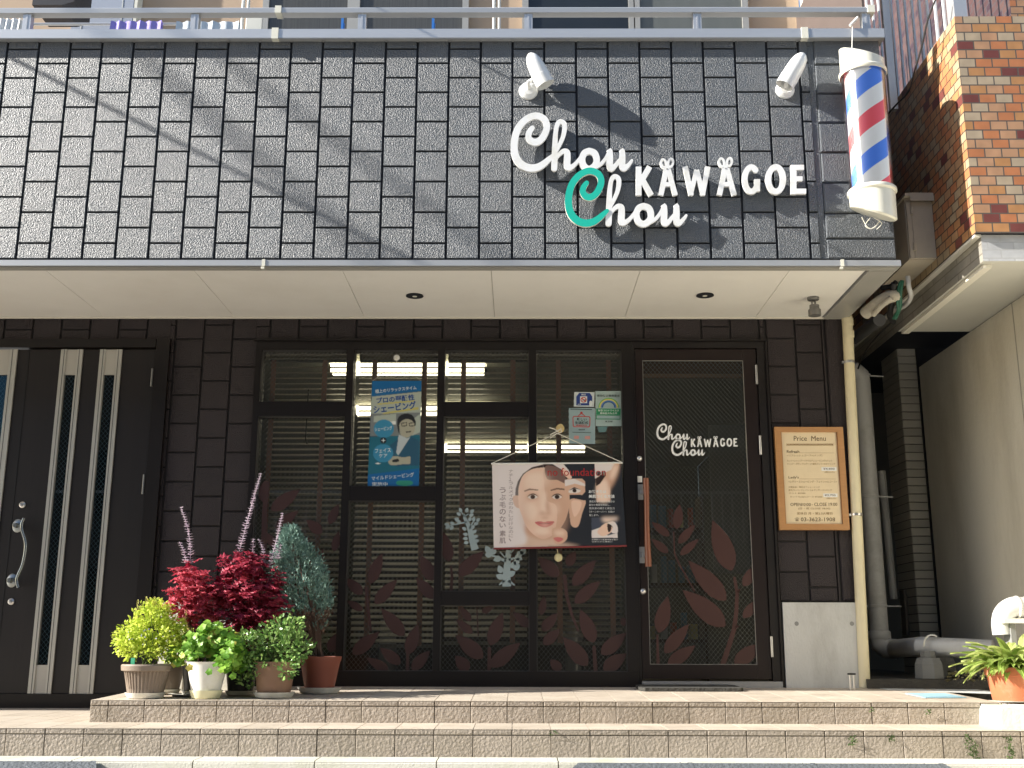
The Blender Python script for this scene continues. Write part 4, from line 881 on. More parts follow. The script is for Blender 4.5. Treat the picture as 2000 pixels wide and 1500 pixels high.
# ================================================================== banner, poster, stickers, price board
def plate(name, c4, Y, th, m_, parent):     # four photo corners TL TR BR BL
    q = [W(x, y, Y) for x, y in c4]; P = [(p.x, p.z) for p in (q[3], q[2], q[1], q[0])]; return obj(name, MB().prism(P, Y, Y+th), m_, parent)
C1 = lambda x, y: (490+x/4.166, 640+y/4.166)
YBn = YG-.012
q = W(773, 698, YBn); ban = thing('hanging_banner', 'narrow blue shaving banner with a suited man hanging behind the second window column', 'banner', (q.x, YBn, q.z))
plate('sheet', [C1(985, 432), C1(1390, 430), C1(1368, 1290), C1(948, 1290)], YBn, .0015, mat('banner_dark', (.05, .10, .13), .5, var=.1), ban)
class Raster:                                # a printed picture: soft shapes painted into the sheet's colour attribute
    def __init__(q, c4, nx, ny, base, k, ox, oy, cols):
        q.c4, q.nx, q.ny, q.k, q.ox, q.oy, q.cols = c4, nx, ny, k, ox, oy, cols
        u, v = np.meshgrid(np.linspace(0, 1, nx), np.linspace(0, 1, ny)); c = [np.array(p) for p in c4]
        q.X = (1-u)*(1-v)*c[0][0]+u*(1-v)*c[1][0]+u*v*c[2][0]+(1-u)*v*c[3][0]; q.Y = (1-u)*(1-v)*c[0][1]+u*(1-v)*c[1][1]+u*v*c[2][1]+(1-u)*v*c[3][1]
        q.A = np.ones((ny, nx, 3))*np.array(base)
    def add(q, pts, c, smooth=False, blur=None, a=1.0):
        P = np.array(spline(pts, 6, True) if smooth else pts, float); P = P/q.k+np.array([q.ox, q.oy]); M_ = np.zeros(q.X.shape, bool)
        for i in range(len(P)):
            (x0, y0), (x1, y1) = P[i], P[(i+1) % len(P)]
            if y0 == y1: continue
            M_ ^= ((q.Y < y0) != (q.Y < y1)) & (q.X < (x1-x0)*(q.Y-y0)/(y1-y0)+x0)
        sc = q.nx/300 if q.nx > 200 else 1
        if blur is None: blur = .55 if c not in ('skinl', 'skind', 'neck') else 4.0
        blur *= sc
        m = M_.astype(float); r_ = max(1, int(blur*2.2)); kx = np.exp(-.5*(np.arange(-r_, r_+1)/max(.3, blur))**2); kx /= kx.sum()
        m = np.apply_along_axis(lambda z: np.convolve(z, kx, 'same'), 0, m); m = np.apply_along_axis(lambda z: np.convolve(z, kx, 'same'), 1, m)
        m = (m*a)[..., None]; q.A = q.A*(1-m)+np.array(q.cols[c])*m
    def build(q, parent, Y, name):
        o = wloc(parent); nx, ny = q.nx, q.ny; vs = []
        for j in range(ny):
            for i in range(nx): w_ = W(q.X[j, i], q.Y[j, i], Y); vs.append((w_.x-o.x, Y-o.y, w_.z-o.z))
        me = bpy.data.meshes.new('print'); me.from_pydata(vs, [], [(j*nx+i, (j+1)*nx+i, (j+1)*nx+i+1, j*nx+i+1) for j in range(ny-1) for i in range(nx-1)]); me.update()
        at = me.color_attributes.new('ink', 'FLOAT_COLOR', 'POINT'); at.data.foreach_set('color', np.concatenate([q.A, np.ones((ny, nx, 1))], 2).reshape(-1).astype(np.float32))
        m, n, l, b = nt(name); t = n.new('ShaderNodeAttribute'); t.attribute_name = 'ink'; l.new(t.outputs['Color'], b.inputs['Base Color']); b.inputs['Roughness'].default_value = .42; b.inputs['Specular IOR Level'].default_value = .35
        me.materials.append(m); ob = bpy.data.objects.new('print', me); COL.objects.link(ob); ob.parent = parent; return ob
def FACE():
    g = lambda cx, cy, rx, ry, c, bl, a: RAS.add([(cx+rx*math.cos(t*.5236), cy+ry*math.sin(t*.5236)) for t in range(12)], c, True, bl, a)
    g(345, 1080, 40, 110, 'skind', 7, .35); g(655, 1080, 34, 130, 'skind', 7, .55); g(360, 880, 40, 90, 'skind', 7, .2); g(590, 1180, 60, 40, 'skind', 7, .4); g(505, 1250, 90, 22, 'skind', 5, .5)
    g(405, 1030, 40, 34, 'skinl', 6, .7); g(590, 1030, 34, 34, 'skinl', 6, .5); g(450, 800, 90, 46, 'skinl', 9, .8); g(505, 1100, 30, 12, 'skind', 2.5, .5); g(500, 1210, 34, 22, 'skinl', 4, .6); g(470, 900, 14, 60, 'skinl', 2.5, .5); g(525, 985, 8, 60, 'skind', 2.5, .5)
    g(200, 1000, 120, 330, 'white', 12, .25)
cols = dict(blue=(.012, .13, .34), pale=(.42, .47, .40), lblue=(.05, .26, .42), skin=(.42, .40, .30), hair=(.02, .022, .025), suit=(.03, .10, .16), shirt=(.50, .55, .55), yel=(.55, .50, .14), navy=(.01, .05, .22), white=(.75, .78, .74), grn=(.04, .30, .20), grey=(.20, .22, .22), teal=(.02, .14, .20))
def palette(cols, pre): ks = list(cols); return {k: i for i, k in enumerate(ks)}, [mat(pre+k, cols[k], .5, var=.06, vs=8) for k in ks]
lay = [0]; RAS = Raster([C1(985, 432), C1(1390, 430), C1(1368, 1290), C1(948, 1290)], 110, 214, (.05, .10, .13), 4.166, 490, 640, cols)
def rf(pts, c, smooth=False, blur=None, a=1.0): RAS.add(pts, c, smooth, blur, a)
rf([(984, 560), (1388, 520), (1382, 700), (975, 700)], 'pale'); rf([(976, 700), (1382, 690), (1374, 900), (968, 880)], 'grey')
rf([(985, 434), (1388, 432), (1387, 515), (982, 560)], 'blue'); rf([(962, 890), (1374, 870), (1370, 1150), (950, 1195)], 'teal')
rf([(950, 1195), (1370, 1145), (1367, 1288), (949, 1288)], 'blue')
rf([(1030, 617), (1330, 590), (1330, 602), (1030, 628)], 'yel'); rf([(1090, 690), (1362, 645), (1362, 665), (1060, 706)], 'yel')
rf([(1120, 740), (1180, 760), (1180, 790), (1110, 780)], 'white'); rf([(1300, 760), (1378, 700), (1378, 850), (1310, 880)], 'pale'); rf([(1000, 720), (1180, 700), (1180, 760), (1000, 770)], 'pale')
rf([(1190, 790), (1200, 730), (1250, 700), (1310, 710), (1340, 760), (1335, 800), (1280, 770), (1215, 800), (1205, 860)], 'hair', True)
rf([(1210, 780), (1255, 745), (1310, 755), (1335, 800), (1328, 850), (1300, 880), (1270, 895), (1225, 880), (1212, 830)], 'skin', True)
rf([(1205, 870), (1270, 900), (1300, 890), (1262, 960), (1200, 1040), (1170, 1000)], 'shirt'); rf([(1130, 960), (1200, 900), (1185, 1000), (1165, 1100), (1120, 1090)], 'suit')
rf([(1300, 885), (1372, 920), (1368, 1120), (1180, 1130), (1200, 1040)], 'suit'); rf([(1118, 1080), (1165, 1045), (1240, 1055), (1298, 1050), (1298, 1105), (1230, 1112), (1140, 1118)], 'skin', True)
rf([(1150, 1078), (1195, 1068), (1205, 1088), (1160, 1096)], 'hair', True); rf([(1298, 1045), (1366, 1050), (1366, 1120), (1300, 1112)], 'suit')
for x0, x1 in ((1222, 1272), (1285, 1338)): rf([(x0, 775), (x1, 768), (x1-3, 800), (x0+6, 806)], 'hair'); rf([(x0+6, 781), (x1-6, 774), (x1-9, 794), (x0+11, 799)], 'skin')
rf([(1262, 846), (1305, 840), (1300, 850), (1265, 855)], 'hair')
for cx, cy in ((1082, 822), (1076, 1022)): rf([(cx+82*math.cos(a*.35), cy+74*math.sin(a*.35)) for a in range(18)], 'lblue', True); rf([(cx+60*math.cos(a*.35), cy-38+26*math.sin(a*.35)) for a in range(18)], 'lblue', True)
rf([(1078+26*math.cos(a*.35), 917+26*math.sin(a*.35)) for a in range(18)], 'hair', True); rf([(1010, 1105), (1030, 1098), (1060, 1105), (1035, 1112)], 'white')
rf([(1180, 1262), (1210, 1244), (1290, 1244), (1320, 1262), (1290, 1284), (1210, 1284)], 'grn', True)
RAS.build(ban, YBn-.0006, 'banner_print')
tm = MB(); Yt = YBn-.0012
def tt(s, x0, y0, x1, y1, mi, mb=tm, k=4.166, ox=490, oy=640, Y=None, bold=.012, shear=0, rot=0): text_mb(mb, s, ox+x0/k, oy+y0/k, ox+x1/k, oy+y1/k, Y if Y is not None else Yt, mi, bold, shear, False, rot)
tt('極上のリラックスタイム', 1015, 503, 1350, 535, 0, rot=.10); tt('プロの弱酸性', 1025, 570, 1335, 620, 1, bold=.03, rot=.10); tt('シェービング', 1002, 635, 1350, 700, 1, bold=.03, rot=.12)
tt('シェービング', 1010, 812, 1152, 845, 0, rot=.1); tt('フェイス', 1012, 985, 1140, 1020, 0, rot=.06); tt('ケア', 1042, 1025, 1110, 1058, 0); tt('+', 1062, 902, 1094, 932, 0)
tt('マイルドシェービング', 985, 1210, 1330, 1246, 0, rot=.10); tt('実施中', 985, 1256, 1112, 1290, 0)
obj('lettering', tm, [plain('banner_text_white', (.70, .76, .74)), plain('banner_text_navy', (.01, .06, .26))], ban)
m = MB(); q = W(*C1(1184, 240), YBn-.004); m.lathe((q.x, YG-.001, q.z), [(.022, 0), (.020, .006), (.009, .010), (.009, .016), (0, .018)], 24, axis=(0, -1, 0)); obj('suction_hook', m, M_WHITEP, ban, True)
m = MB(); s0 = W(*C1(1186, 285), YBn); m.tube([W(*C1(992, 432), YBn), s0, W(*C1(1384, 430), YBn)], .0014, 6); m.tube([s0, (q.x, YBn-.01, q.z-.006)], .0022, 6); obj('string', m, M_STRING, ban)

# face poster
C2 = lambda x, y: (940+x/4.053, 740+y/4.053)
YPo = D-.06
q = W(*C2(620, 380), YPo); po = thing('face_poster', 'wide poster of a calm face, half white and half black, hung by a cord', 'poster', (q.x, YPo, q.z))
plate('sheet', [C2(85, 672), C2(1108, 664), C2(1148, 1325), C2(98, 1343)], YPo, .002, mat('poster_black', (.030, .034, .042), .4, var=.05), po)
cols = dict(white=(.80, .72, .69), white2=(.70, .60, .57), skin=(.84, .58, .44), skinl=(.90, .68, .54), skind=(.62, .36, .25), skinr=(.70, .44, .31), hair=(.035, .02, .018), cap=(.20, .12, .10), lip=(.62, .18, .17), lipd=(.36, .08, .08), eyew=(.78, .70, .64), iris=(.035, .018, .012), brow=(.22, .13, .09), red=(.45, .02, .015), neck=(.70, .50, .38), pale=(.78, .70, .66), navy=(.06, .07, .10))
RAS = Raster([C2(85, 672), C2(1108, 664), C2(1148, 1325), C2(98, 1343)], 400, 252, (.022, .025, .032), 4.053, 940, 740, cols)
SOFT = True
rf([(85, 672), (490, 669), (520, 900), (500, 1200), (530, 1338), (98, 1343)], 'white'); rf([(85, 672), (130, 672), (160, 1342), (98, 1343)], 'pale')
rf([(362, 1180), (560, 1200), (600, 1290), (690, 1306), (760, 1334), (270, 1341), (340, 1312), (362, 1270)], 'neck', True)
rf([(360, 1230), (470, 1265), (560, 1255), (560, 1200), (362, 1140)], 'skind', True)
rf([(490, 678), (400, 700), (330, 750), (290, 810), (272, 870), (268, 930), (300, 940), (320, 800), (420, 720), (490, 706)], 'hair', False)
rf([(262, 925), (248, 945), (262, 1000), (290, 1022), (312, 1010), (300, 930)], 'skinr', True)
rf([(490, 672), (560, 676), (620, 700), (665, 760), (690, 850), (640, 820), (560, 700), (490, 700)], 'hair', False)
rf([(490, 703), (400, 716), (330, 765), (298, 850), (292, 930), (300, 1020), (325, 1090), (352, 1160), (400, 1220), (455, 1258), (505, 1265), (560, 1240), (620, 1190), (668, 1110), (695, 1010), (698, 920), (685, 840), (650, 770), (590, 718)], 'skin', True)
rf([(500, 705), (590, 720), (650, 772), (685, 842), (698, 920), (695, 1010), (668, 1110), (620, 1190), (585, 1222), (600, 1100), (590, 1000), (520, 960), (500, 860)], 'skinr', True)
rf([(510, 690), (600, 700), (655, 755), (675, 830), (600, 800), (520, 790)], 'cap', True)
rf([(350, 790), (420, 750), (480, 760), (480, 860), (420, 870), (350, 870)], 'skinl', True); rf([(330, 1000), (400, 990), (440, 1040), (420, 1110), (360, 1100)], 'skinl', True)
rf([(480, 900), (508, 900), (520, 1010), (505, 1060), (470, 1050)], 'skinl', True); rf([(430, 1190), (500, 1185), (540, 1210), (490, 1240), (440, 1225)], 'skinl', True)
for cx in (407, 600):
    rf([(cx-48, 940), (cx-25, 915), (cx+10, 908), (cx+48, 935), (cx+10, 955), (cx-25, 955)], 'skind', True)
    rf([(cx-38, 937), (cx-15, 920), (cx+12, 918), (cx+38, 936), (cx+8, 950), (cx-20, 949)], 'eyew', True)
    rf([(cx+19*math.cos(a*.7), 934+17*math.sin(a*.7)) for a in range(9)], 'iris', True)
    rf([(cx-46, 936), (cx-22, 914), (cx+12, 909), (cx+46, 932), (cx+12, 917), (cx-18, 921)], 'iris', True)
rf([(338, 886), (380, 868), (452, 876), (450, 884), (385, 880), (342, 894)], 'brow', False); rf([(548, 878), (600, 862), (655, 868), (690, 890), (650, 880), (600, 876), (550, 888)], 'brow', False)
rf([(462, 1062), (480, 1048), (508, 1062), (535, 1048), (552, 1062), (530, 1078), (508, 1072), (485, 1078)], 'skind', True); rf([(515, 960), (530, 1000), (545, 1045), (530, 1050), (515, 1010)], 'skind', True)
rf([(424, 1135), (470, 1128), (500, 1134), (530, 1126), (578, 1130), (555, 1158), (505, 1176), (455, 1162)], 'lip', True); rf([(428, 1136), (480, 1143), (540, 1140), (575, 1132), (540, 1147), (480, 1150)], 'lipd', False)
rf([(462, 1155), (500, 1150), (540, 1152), (505, 1166)], 'skinl', True)
def rr(x0, y0, x1, y1, r): return [(x0+r, y0), (x1-r, y0), (x1, y0+r), (x1, y1-r), (x1-r, y1), (x0+r, y1), (x0, y1-r), (x0, y0+r)]
rf([(560, 672), (650, 674), (690, 720), (718, 780), (700, 788), (660, 760), (640, 720)], 'pale', False); rf([(640, 700), (690, 735), (715, 782), (690, 790), (650, 750)], 'skin', True)
rf(rr(660, 790, 822, 918, 22), 'skinr', False); rf([(662, 800), (740, 792), (820, 830), (820, 850), (740, 830), (664, 850)], 'pale', False); rf([(690, 890), (730, 860), (785, 880), (770, 900), (710, 905)], 'eyew', True); rf([(738+16*math.cos(a*.7), 884+16*math.sin(a*.7)) for a in range(9)], 'iris', True); rf([(690, 885), (735, 856), (790, 878), (740, 868)], 'hair', False)
rf([(700, 958), (800, 960), (828, 975), (800, 1060), (768, 1165), (720, 1168), (702, 1110)], 'skinr', True); rf([(715, 970), (790, 970), (780, 1040), (735, 1090)], 'skin', True)
rf([(562, 1190), (630, 1180), (678, 1210), (676, 1270), (630, 1305), (575, 1290)], 'skinr', True); rf([(575, 1205), (640, 1195), (660, 1230), (600, 1240)], 'skinl', True); rf([(570, 1262), (610, 1252), (650, 1268), (610, 1292)], 'lip', True)
rf([(898, 668), (1094, 664), (1075, 730), (1020, 800), (1022, 972), (912, 975), (905, 800)], 'skinr', False); rf([(898, 668), (1060, 665), (1030, 720), (960, 750), (900, 790)], 'pale', False); rf([(1060, 668), (1094, 664), (1070, 780), (1010, 880), (1000, 800), (1040, 740)], 'skind', True); rf([(1040, 700), (1080, 680), (1060, 760), (1020, 800)], 'skinl', True); rf([(915, 850), (990, 800), (1010, 960), (925, 965)], 'skinl', True); rf([(905, 790), (950, 760), (985, 765), (940, 830), (908, 850)], 'hair', False)
rf([(872, 1097), (1076, 1094), (1079, 1258), (874, 1260)], 'navy', False); rf([(874, 1200), (960, 1170), (1000, 1240), (1078, 1220), (1079, 1258), (874, 1259)], 'pale', False); rf([(920, 1215), (950, 1165), (1000, 1140), (1040, 1180), (1020, 1220), (960, 1245)], 'skin', True); rf([(1000, 1140), (1050, 1130), (1078, 1170), (1076, 1220), (1030, 1215), (1040, 1170)], 'pale', True); rf([(960, 1100), (1072, 1096), (1074, 1112), (1010, 1135), (970, 1130)], 'skinl', True); rf([(998, 1150), (1030, 1160), (1025, 1200), (1005, 1210)], 'hair', True)
rf([(98, 1332), (1148, 1314), (1148, 1324), (98, 1342)], 'pale', False) if False else None
FACE()
RAS.build(po, YPo-.0006, 'poster_print')
tm = MB(); Yt = YPo-.0012; 
def tt2(s, x0, y0, x1, y1, mi, bold=.01): text_mb(tm, s, 940+x0/4.053, 740+y0/4.053, 940+x1/4.053, 740+y1/4.053, Yt, mi, bold)
tt2('no foundation', 525, 706, 985, 768, 0, .0); tt2('素肌', 912, 735, 985, 768, 1, .02)
tt2('お顔そりは', 850, 880, 990, 905, 2, .03); tt2('美肌つくる方法', 850, 916, 1055, 944, 2, .03)
for i, s in enumerate(('素肌を守りながら毎日の', '自分の角質を除去し、', '肌本来の輝きと再生力', '（ターンオーバー）を助け', '促します。')): tt2(s, 855, 962+i*27, (1055, 1020, 1055, 1055, 930)[i], 979+i*27, 2, .0)
tt2('お顔剃りは皮膚呼吸を助け', 875, 1266, 1080, 1278, 2, 0); tt2('なめらかな素肌に', 875, 1283, 1040, 1294, 2, 0)
for i, ch in enumerate('うぶ毛のない素肌'): y = 858+i*57; tt2(ch, 144, y, 194, y+(46 if ch not in 'い' else 34), 3, .012)
for i, ch in enumerate('ナチュラルメイクのわたしだけなのに、'): y = 718+i*32; tt2(ch, 218, y, 252 if ch not in 'ュッ、' else 236, y+25, 3, .0)
obj('lettering', tm, [plain('poster_red', (.42, .02, .02)), plain('poster_dark', (.03, .02, .02)), plain('poster_white', (.80, .80, .78)), plain('poster_grey', (.30, .23, .22))], po)
m = MB(); a, b = W(*C2(78, 672), YPo-.002), W(*C2(1118, 664), YPo-.002); m.tube([a, b], .006, 10); obj('top_bar', m, M_WHITEP, po, True)
m = MB(); a, b = W(*C2(95, 1344), YPo-.002), W(*C2(1152, 1322), YPo-.002); m.tube([a, b], .0065, 10); obj('bottom_bar', m, mat('maroon_bar', (.22, .03, .03), .4), po, True)
m = MB(); K = W(*C2(600, 430), YPo-.01); m.tube([W(*C2(86, 668), YPo-.004), K, W(*C2(1112, 660), YPo-.004)], .0032, 8); m.tube([W(*C2(x, y), YPo-.014) for x, y in ((600, 430), (545, 470), (548, 440), (598, 415), (622, 400))], .0042, 6); m.tube([W(*C2(x, y), YPo-.016) for x, y in ((610, 420), (580, 398), (538, 385))], .004, 6); m.tube([W(*C2(x, y), YPo-.012) for x, y in ((600, 435), (635, 420), (628, 390))], .004, 6); obj('cord', m, M_STRING, po, True)
m = MB(); q = W(*C2(626, 382), D-.04)
m.lathe((q.x, YG-.001, q.z), [(.030, 0), (.027, .008), (.012, .016), (.012, .050), (.020, .055), (.022, .062), (0, .066)], 24, axis=(0, -1, 0)); obj('suction_hook', m, mat('amber_hook', (.66, .50, .22), .35), po, True)
m = MB(); q = W(*C2(612, 1410), D-.03); m.lathe((q.x, YG-.001, q.z), [(.028, 0), (.026, .006), (.013, .012), (.013, .04), (.020, .045), (0, .05)], 24, axis=(0, -1, 0)); m.tube([(q.x-.003, D-.05, q.z+.01), W(*C2(602, 1350), YPo)], .002, 6); obj('lower_hook', m, mat('yellow_hook', (.70, .62, .34), .35), po, True)


lay = [0]; K2 = None
def fl(pts, c, smooth=False, mb=None, k=4.166, ox=490, oy=640, Y=YBn, n=5, step=.0004):
    lay[0] += 1; flat(mb, pts, Y-.0005-step*lay[0]*.25, ix[c], smooth, n, k, ox, oy)
# stickers on the fourth window column
def sticker(c4, base, lab, draw):
    global ix
    q = W(*C2(*c4[0]), YG-.002); t = thing('window_sticker', lab, 'sticker', (q.x, YG-.002, q.z), 'notices stuck on the fourth window column')
    plate('sheet', [C2(*c) for c in c4], YG-.0022, .0008, mat('sticker_paper', base, .45, var=.05), t); m = MB(); tx = MB(); lay[0] = 0; draw(m, tx)
    if m.v: obj('print', m, SM, t)
    if tx.v: obj('lettering', tx, [plain('st_navy', (.02, .05, .2)), plain('st_dark', (.03, .04, .04)), plain('st_white', (.75, .78, .75)), plain('st_red', (.5, .04, .03)), plain('st_green', (.02, .2, .09))], t)
sc_ = dict(navy=(.02, .05, .22), white=(.68, .72, .70), red=(.50, .05, .04), green=(.02, .24, .10), y=(.66, .60, .12), b=(.05, .18, .42), g=(.15, .40, .12), p=(.45, .36, .30), grey=(.25, .33, .33), dark=(.03, .05, .05), g2=(.30, .40, .40), pink=(.60, .30, .26))
ixs, SM = palette(sc_, 'sticker_')
def sf(m, pts, c, smooth=False): global ix; ix = ixs; fl(pts, c, smooth, mb=m, k=4.053, ox=940, oy=740, Y=YG-.0024)
def stx(tx, s, x0, y0, x1, y1, mi, bold=.01): text_mb(tx, s, 940+x0/4.053, 740+y0/4.053, 940+x1/4.053, 740+y1/4.053, YG-.0045, mi, bold)
def d1(m, tx):
    sf(m, [(752, 140), (775, 112), (860, 112), (878, 140), (876, 210), (752, 210)], 'navy'); sf(m, [(782, 138), (838, 138), (838, 192), (782, 192)], 'white')
    sf(m, [(810+24*math.cos(a*.45), 165+22*math.sin(a*.45)) for a in range(14)], 'red', True); sf(m, [(810+17*math.cos(a*.45), 165+15*math.sin(a*.45)) for a in range(14)], 'white', True); sf(m, [(790, 155), (796, 148), (832, 178), (826, 184)], 'red'); sf(m, [(800, 166), (828, 162), (828, 168), (800, 172)], 'dark')
    sf(m, [(855, 185), (866, 172), (880, 185), (874, 214), (858, 214)], 'white', True); stx(tx, '禁煙', 792, 118, 828, 131, 2); stx(tx, '全席', 762, 196, 790, 205, 2)
sticker([(735, 103), (897, 105), (893, 222), (732, 219)], (.55, .60, .60), 'small white and navy no smoking sticker on the window glass', d1)
def d2(m, tx):
    for r, c in ((82, 'g'), (74, 'y'), (66, 'p'), (60, 'b'), (50, 'navy'), (44, 'g2')): sf(m, [(1008+r*math.cos(math.pi*a/14), 226-r*.92*math.sin(math.pi*a/14)) for a in range(15)]+[(1008-r+.1, 228), (1008+r-.1, 228)], c)
    sf(m, [(910, 234), (1104, 236), (1102, 286), (909, 284)], 'green'); sf(m, [(908, 286), (1102, 288), (1102, 322), (908, 320)], 'green'); sf(m, [(914, 290), (1096, 292), (1096, 316), (914, 314)], 'g2')
    stx(tx, '感染防止徹底宣言', 916, 124, 1096, 142, 1); stx(tx, '新型コロナウイルス', 926, 242, 1090, 258, 2); stx(tx, '感染拡大防止中', 940, 264, 1074, 280, 2); stx(tx, '東京都', 980, 330, 1040, 344, 1)
sticker([(903, 96), (1112, 96), (1110, 374), (905, 374)], (.36, .46, .44), 'tall rainbow sticker with a green band on the window glass', d2)
def d3(m, tx):
    sf(m, [(722, 305), (732, 294), (855, 296), (864, 306), (862, 374), (852, 384), (734, 382), (724, 372)], 'red'); sf(m, [(729, 307), (736, 300), (850, 302), (857, 308), (855, 371), (848, 377), (738, 376), (731, 370)], 'g2')
    sf(m, [(762, 296), (790, 268), (796, 268), (826, 296), (818, 296), (793, 276), (770, 296)], 'red'); sf(m, [(793+9*math.cos(a*.7), 268+9*math.sin(a*.7)) for a in range(9)], 'red', True)
    sf(m, [(706, 236), (876, 240), (876, 246), (706, 242)], 'dark'); sf(m, [(722, 420), (870, 424), (870, 428), (722, 424)], 'dark'); sf(m, [(734, 450), (774, 450), (772, 476), (734, 474)], 'pink'); sf(m, [(820, 452), (862, 452), (860, 478), (820, 476)], 'pink')
    stx(tx, '新しい', 756, 308, 834, 332, 1, .02); stx(tx, '生活様式', 742, 336, 846, 358, 1, .02); stx(tx, '職場認定済', 750, 361, 838, 373, 3); stx(tx, '感染症対策', 770, 396, 820, 408, 1)
sticker([(692, 230), (900, 230), (902, 516), (694, 510)], (.30, .40, .41), 'grey green notice with a red framed sign on the window glass', d3)
def d4(m, tx): pass
sticker([(918, 378), (1000, 376), (985, 420), (930, 424)], (.12, .22, .22), 'small dim teal sticker below the rainbow sticker', d4)

# price board
C5 = lambda x, y: (1500+x/6.522, 820+y/6.522)
YM = D-.035
q = W(*C5(560, 740), YM); pb = thing('price_board', 'wooden framed Price Menu board on the dark brown wall right of the door', 'sign board', (q.x, YM, q.z))
M_WOOD = mat('board_wood', (.46, .23, .085), .45, var=.15, vs=5, stretch=(2, 2, 14), coat=.2)
co = [W(*C5(*c), YM-.012) for c in ((80, 90), (955, 90), (1040, 1398), (150, 1400))]; ci = [W(*C5(*c), YM-.012) for c in ((163, 153), (885, 153), (955, 1330), (228, 1325))]
x0, x1 = (co[0].x+co[3].x)/2, (co[1].x+co[2].x)/2; z1, z0 = co[0].z, co[3].z; i0, i1 = (ci[0].x+ci[3].x)/2, (ci[1].x+ci[2].x)/2; j1, j0 = ci[0].z, ci[3].z
m = MB(); m.box(x0, i0, YM-.014, D+.005, z0, z1); m.box(i1, x1, YM-.014, D+.005, z0, z1); m.box(i0, i1, YM-.0136, D+.004, j1, z1-.0004); m.box(i0, i1, YM-.0136, D+.004, z0+.0004, j0); obj('frame', m, M_WOOD, pb)
obj('panel', MB().box(i0, i1, YM+.001, YM+.012, j0, j1), mat('board_cream', (.80, .65, .42), .4, var=.05, vs=3, coat=.3), pb)
m = MB(); m.box(i0, i0+.004, YM-.010, YM+.001, j0, j1); m.box(i1-.004, i1, YM-.010, YM+.001, j0, j1); objs('inner_bead', m, mat('bead_wood', (.30, .14, .05), .5), pb)
tm = MB()
def t5(s, x0, y0, x1, y1, mi=0, bold=.0): text_mb(tm, s, 1500+x0/6.522, 820+y0/6.522, 1500+x1/6.522, 820+y1/6.522, YM, mi, bold)
t5('Price  Menu', 328, 205, 735, 268, 0, .0); t5('xoxoxoxoxoxoxoxoxoxoxoxoxox', 232, 303, 835, 328, 1, .03)
t5('Refresh', 240, 386, 398, 422, 0, .006); t5('<リフレッシュコース>(メンズ)', 242, 440, 690, 470, 1)
t5('カット+シャンプー+マイルドシェービング+パック', 242, 508, 815, 534, 1); t5('+ヘッド・ボディマッサージ+眉毛カット+スタイリング', 242, 548, 858, 574, 1)
t5('¥4,800', 705, 612, 848, 640, 0, .004); t5('(税込み)', 722, 654, 848, 680, 1)
t5("Lady's", 262, 716, 392, 756, 0, .006); t5('<レディースシェービング・フェイシャルコース>', 262, 772, 878, 802, 1)
t5('お顔全体・襟足までシェービング', 262, 846, 660, 868, 1); t5('眉毛カット+フェイシャルマッサージ+パック', 262, 882, 812, 908, 1); t5('カット ¥4,500', 268, 924, 475, 946, 1); t5('カット+Ladyʼsコース ¥7,500', 280, 970, 690, 994, 1)
t5('¥3,700', 722, 948, 862, 974, 0, .004); t5('(税込み)', 748, 990, 868, 1012, 1)
t5('OPEN', 285, 1058, 425, 1098, 0, .0); t5('10:00', 432, 1060, 545, 1098, 0, .0); t5('- CLOSE 19:00', 556, 1056, 882, 1096, 0, .0)
t5('(日・祝 CLOSE 18:00)', 385, 1116, 792, 1146, 1); t5('定休日 月・第2.3火曜日', 368, 1176, 820, 1208, 1, .006); t5('☎', 342, 1244, 396, 1290, 0); t5('03-3623-1908', 418, 1244, 855, 1292, 0, .004)
for x0, x1, y in ((400, 842, 420), (396, 865, 752)):
    a, b = W(*C5(x0, y+2), YM), W(*C5(x1, y), YM); tm.add([(a.x, YM, a.z), (b.x, YM, a.z), (b.x, YM, a.z+.0014), (a.x, YM, a.z+.0014)], [(0, 1, 2, 3)], 1)
obj('lettering', tm, [plain('board_text', (.10, .055, .02)), plain('board_text_pale', (.30, .18, .07))], pb)
m = MB()
for c in ((682, 603, 872, 650), (706, 938, 885, 984)):
    a, b = W(*C5(c[0], c[3]), YM), W(*C5(c[2], c[1]), YM); m.box(a.x, b.x, YM+.0003, YM+.0009, a.z, b.z)
obj('price_label', m, plain('label_white', (.80, .79, .74)), pb)
# ================================================================== inside the shop
zc_i = 2.06+HC+.02; zfl = ZP-.02
m = MB(); xi0, xi1 = XWL-1.6, XWR-.13
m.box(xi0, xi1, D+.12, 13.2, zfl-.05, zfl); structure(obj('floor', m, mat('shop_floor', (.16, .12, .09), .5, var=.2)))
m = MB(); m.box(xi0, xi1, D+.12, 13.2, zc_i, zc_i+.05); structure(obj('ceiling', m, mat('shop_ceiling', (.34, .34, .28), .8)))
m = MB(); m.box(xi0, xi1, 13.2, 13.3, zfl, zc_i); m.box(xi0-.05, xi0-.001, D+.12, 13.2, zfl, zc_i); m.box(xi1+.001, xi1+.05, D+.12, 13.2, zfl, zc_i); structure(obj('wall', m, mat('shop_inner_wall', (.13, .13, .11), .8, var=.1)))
m = MB(); m.box(XWL-.6, W(1231, 900, D).x+.1, 9.6, 9.7, zfl, zfl+1.15); tag(obj('partition', m, mat('low_partition', (.06, .05, .04), .6)), 'dark low partition inside the shop behind the blinds', 'partition')
M_TUBE = emis('fluorescent_tube', (1.0, .94, .70), 3.0)
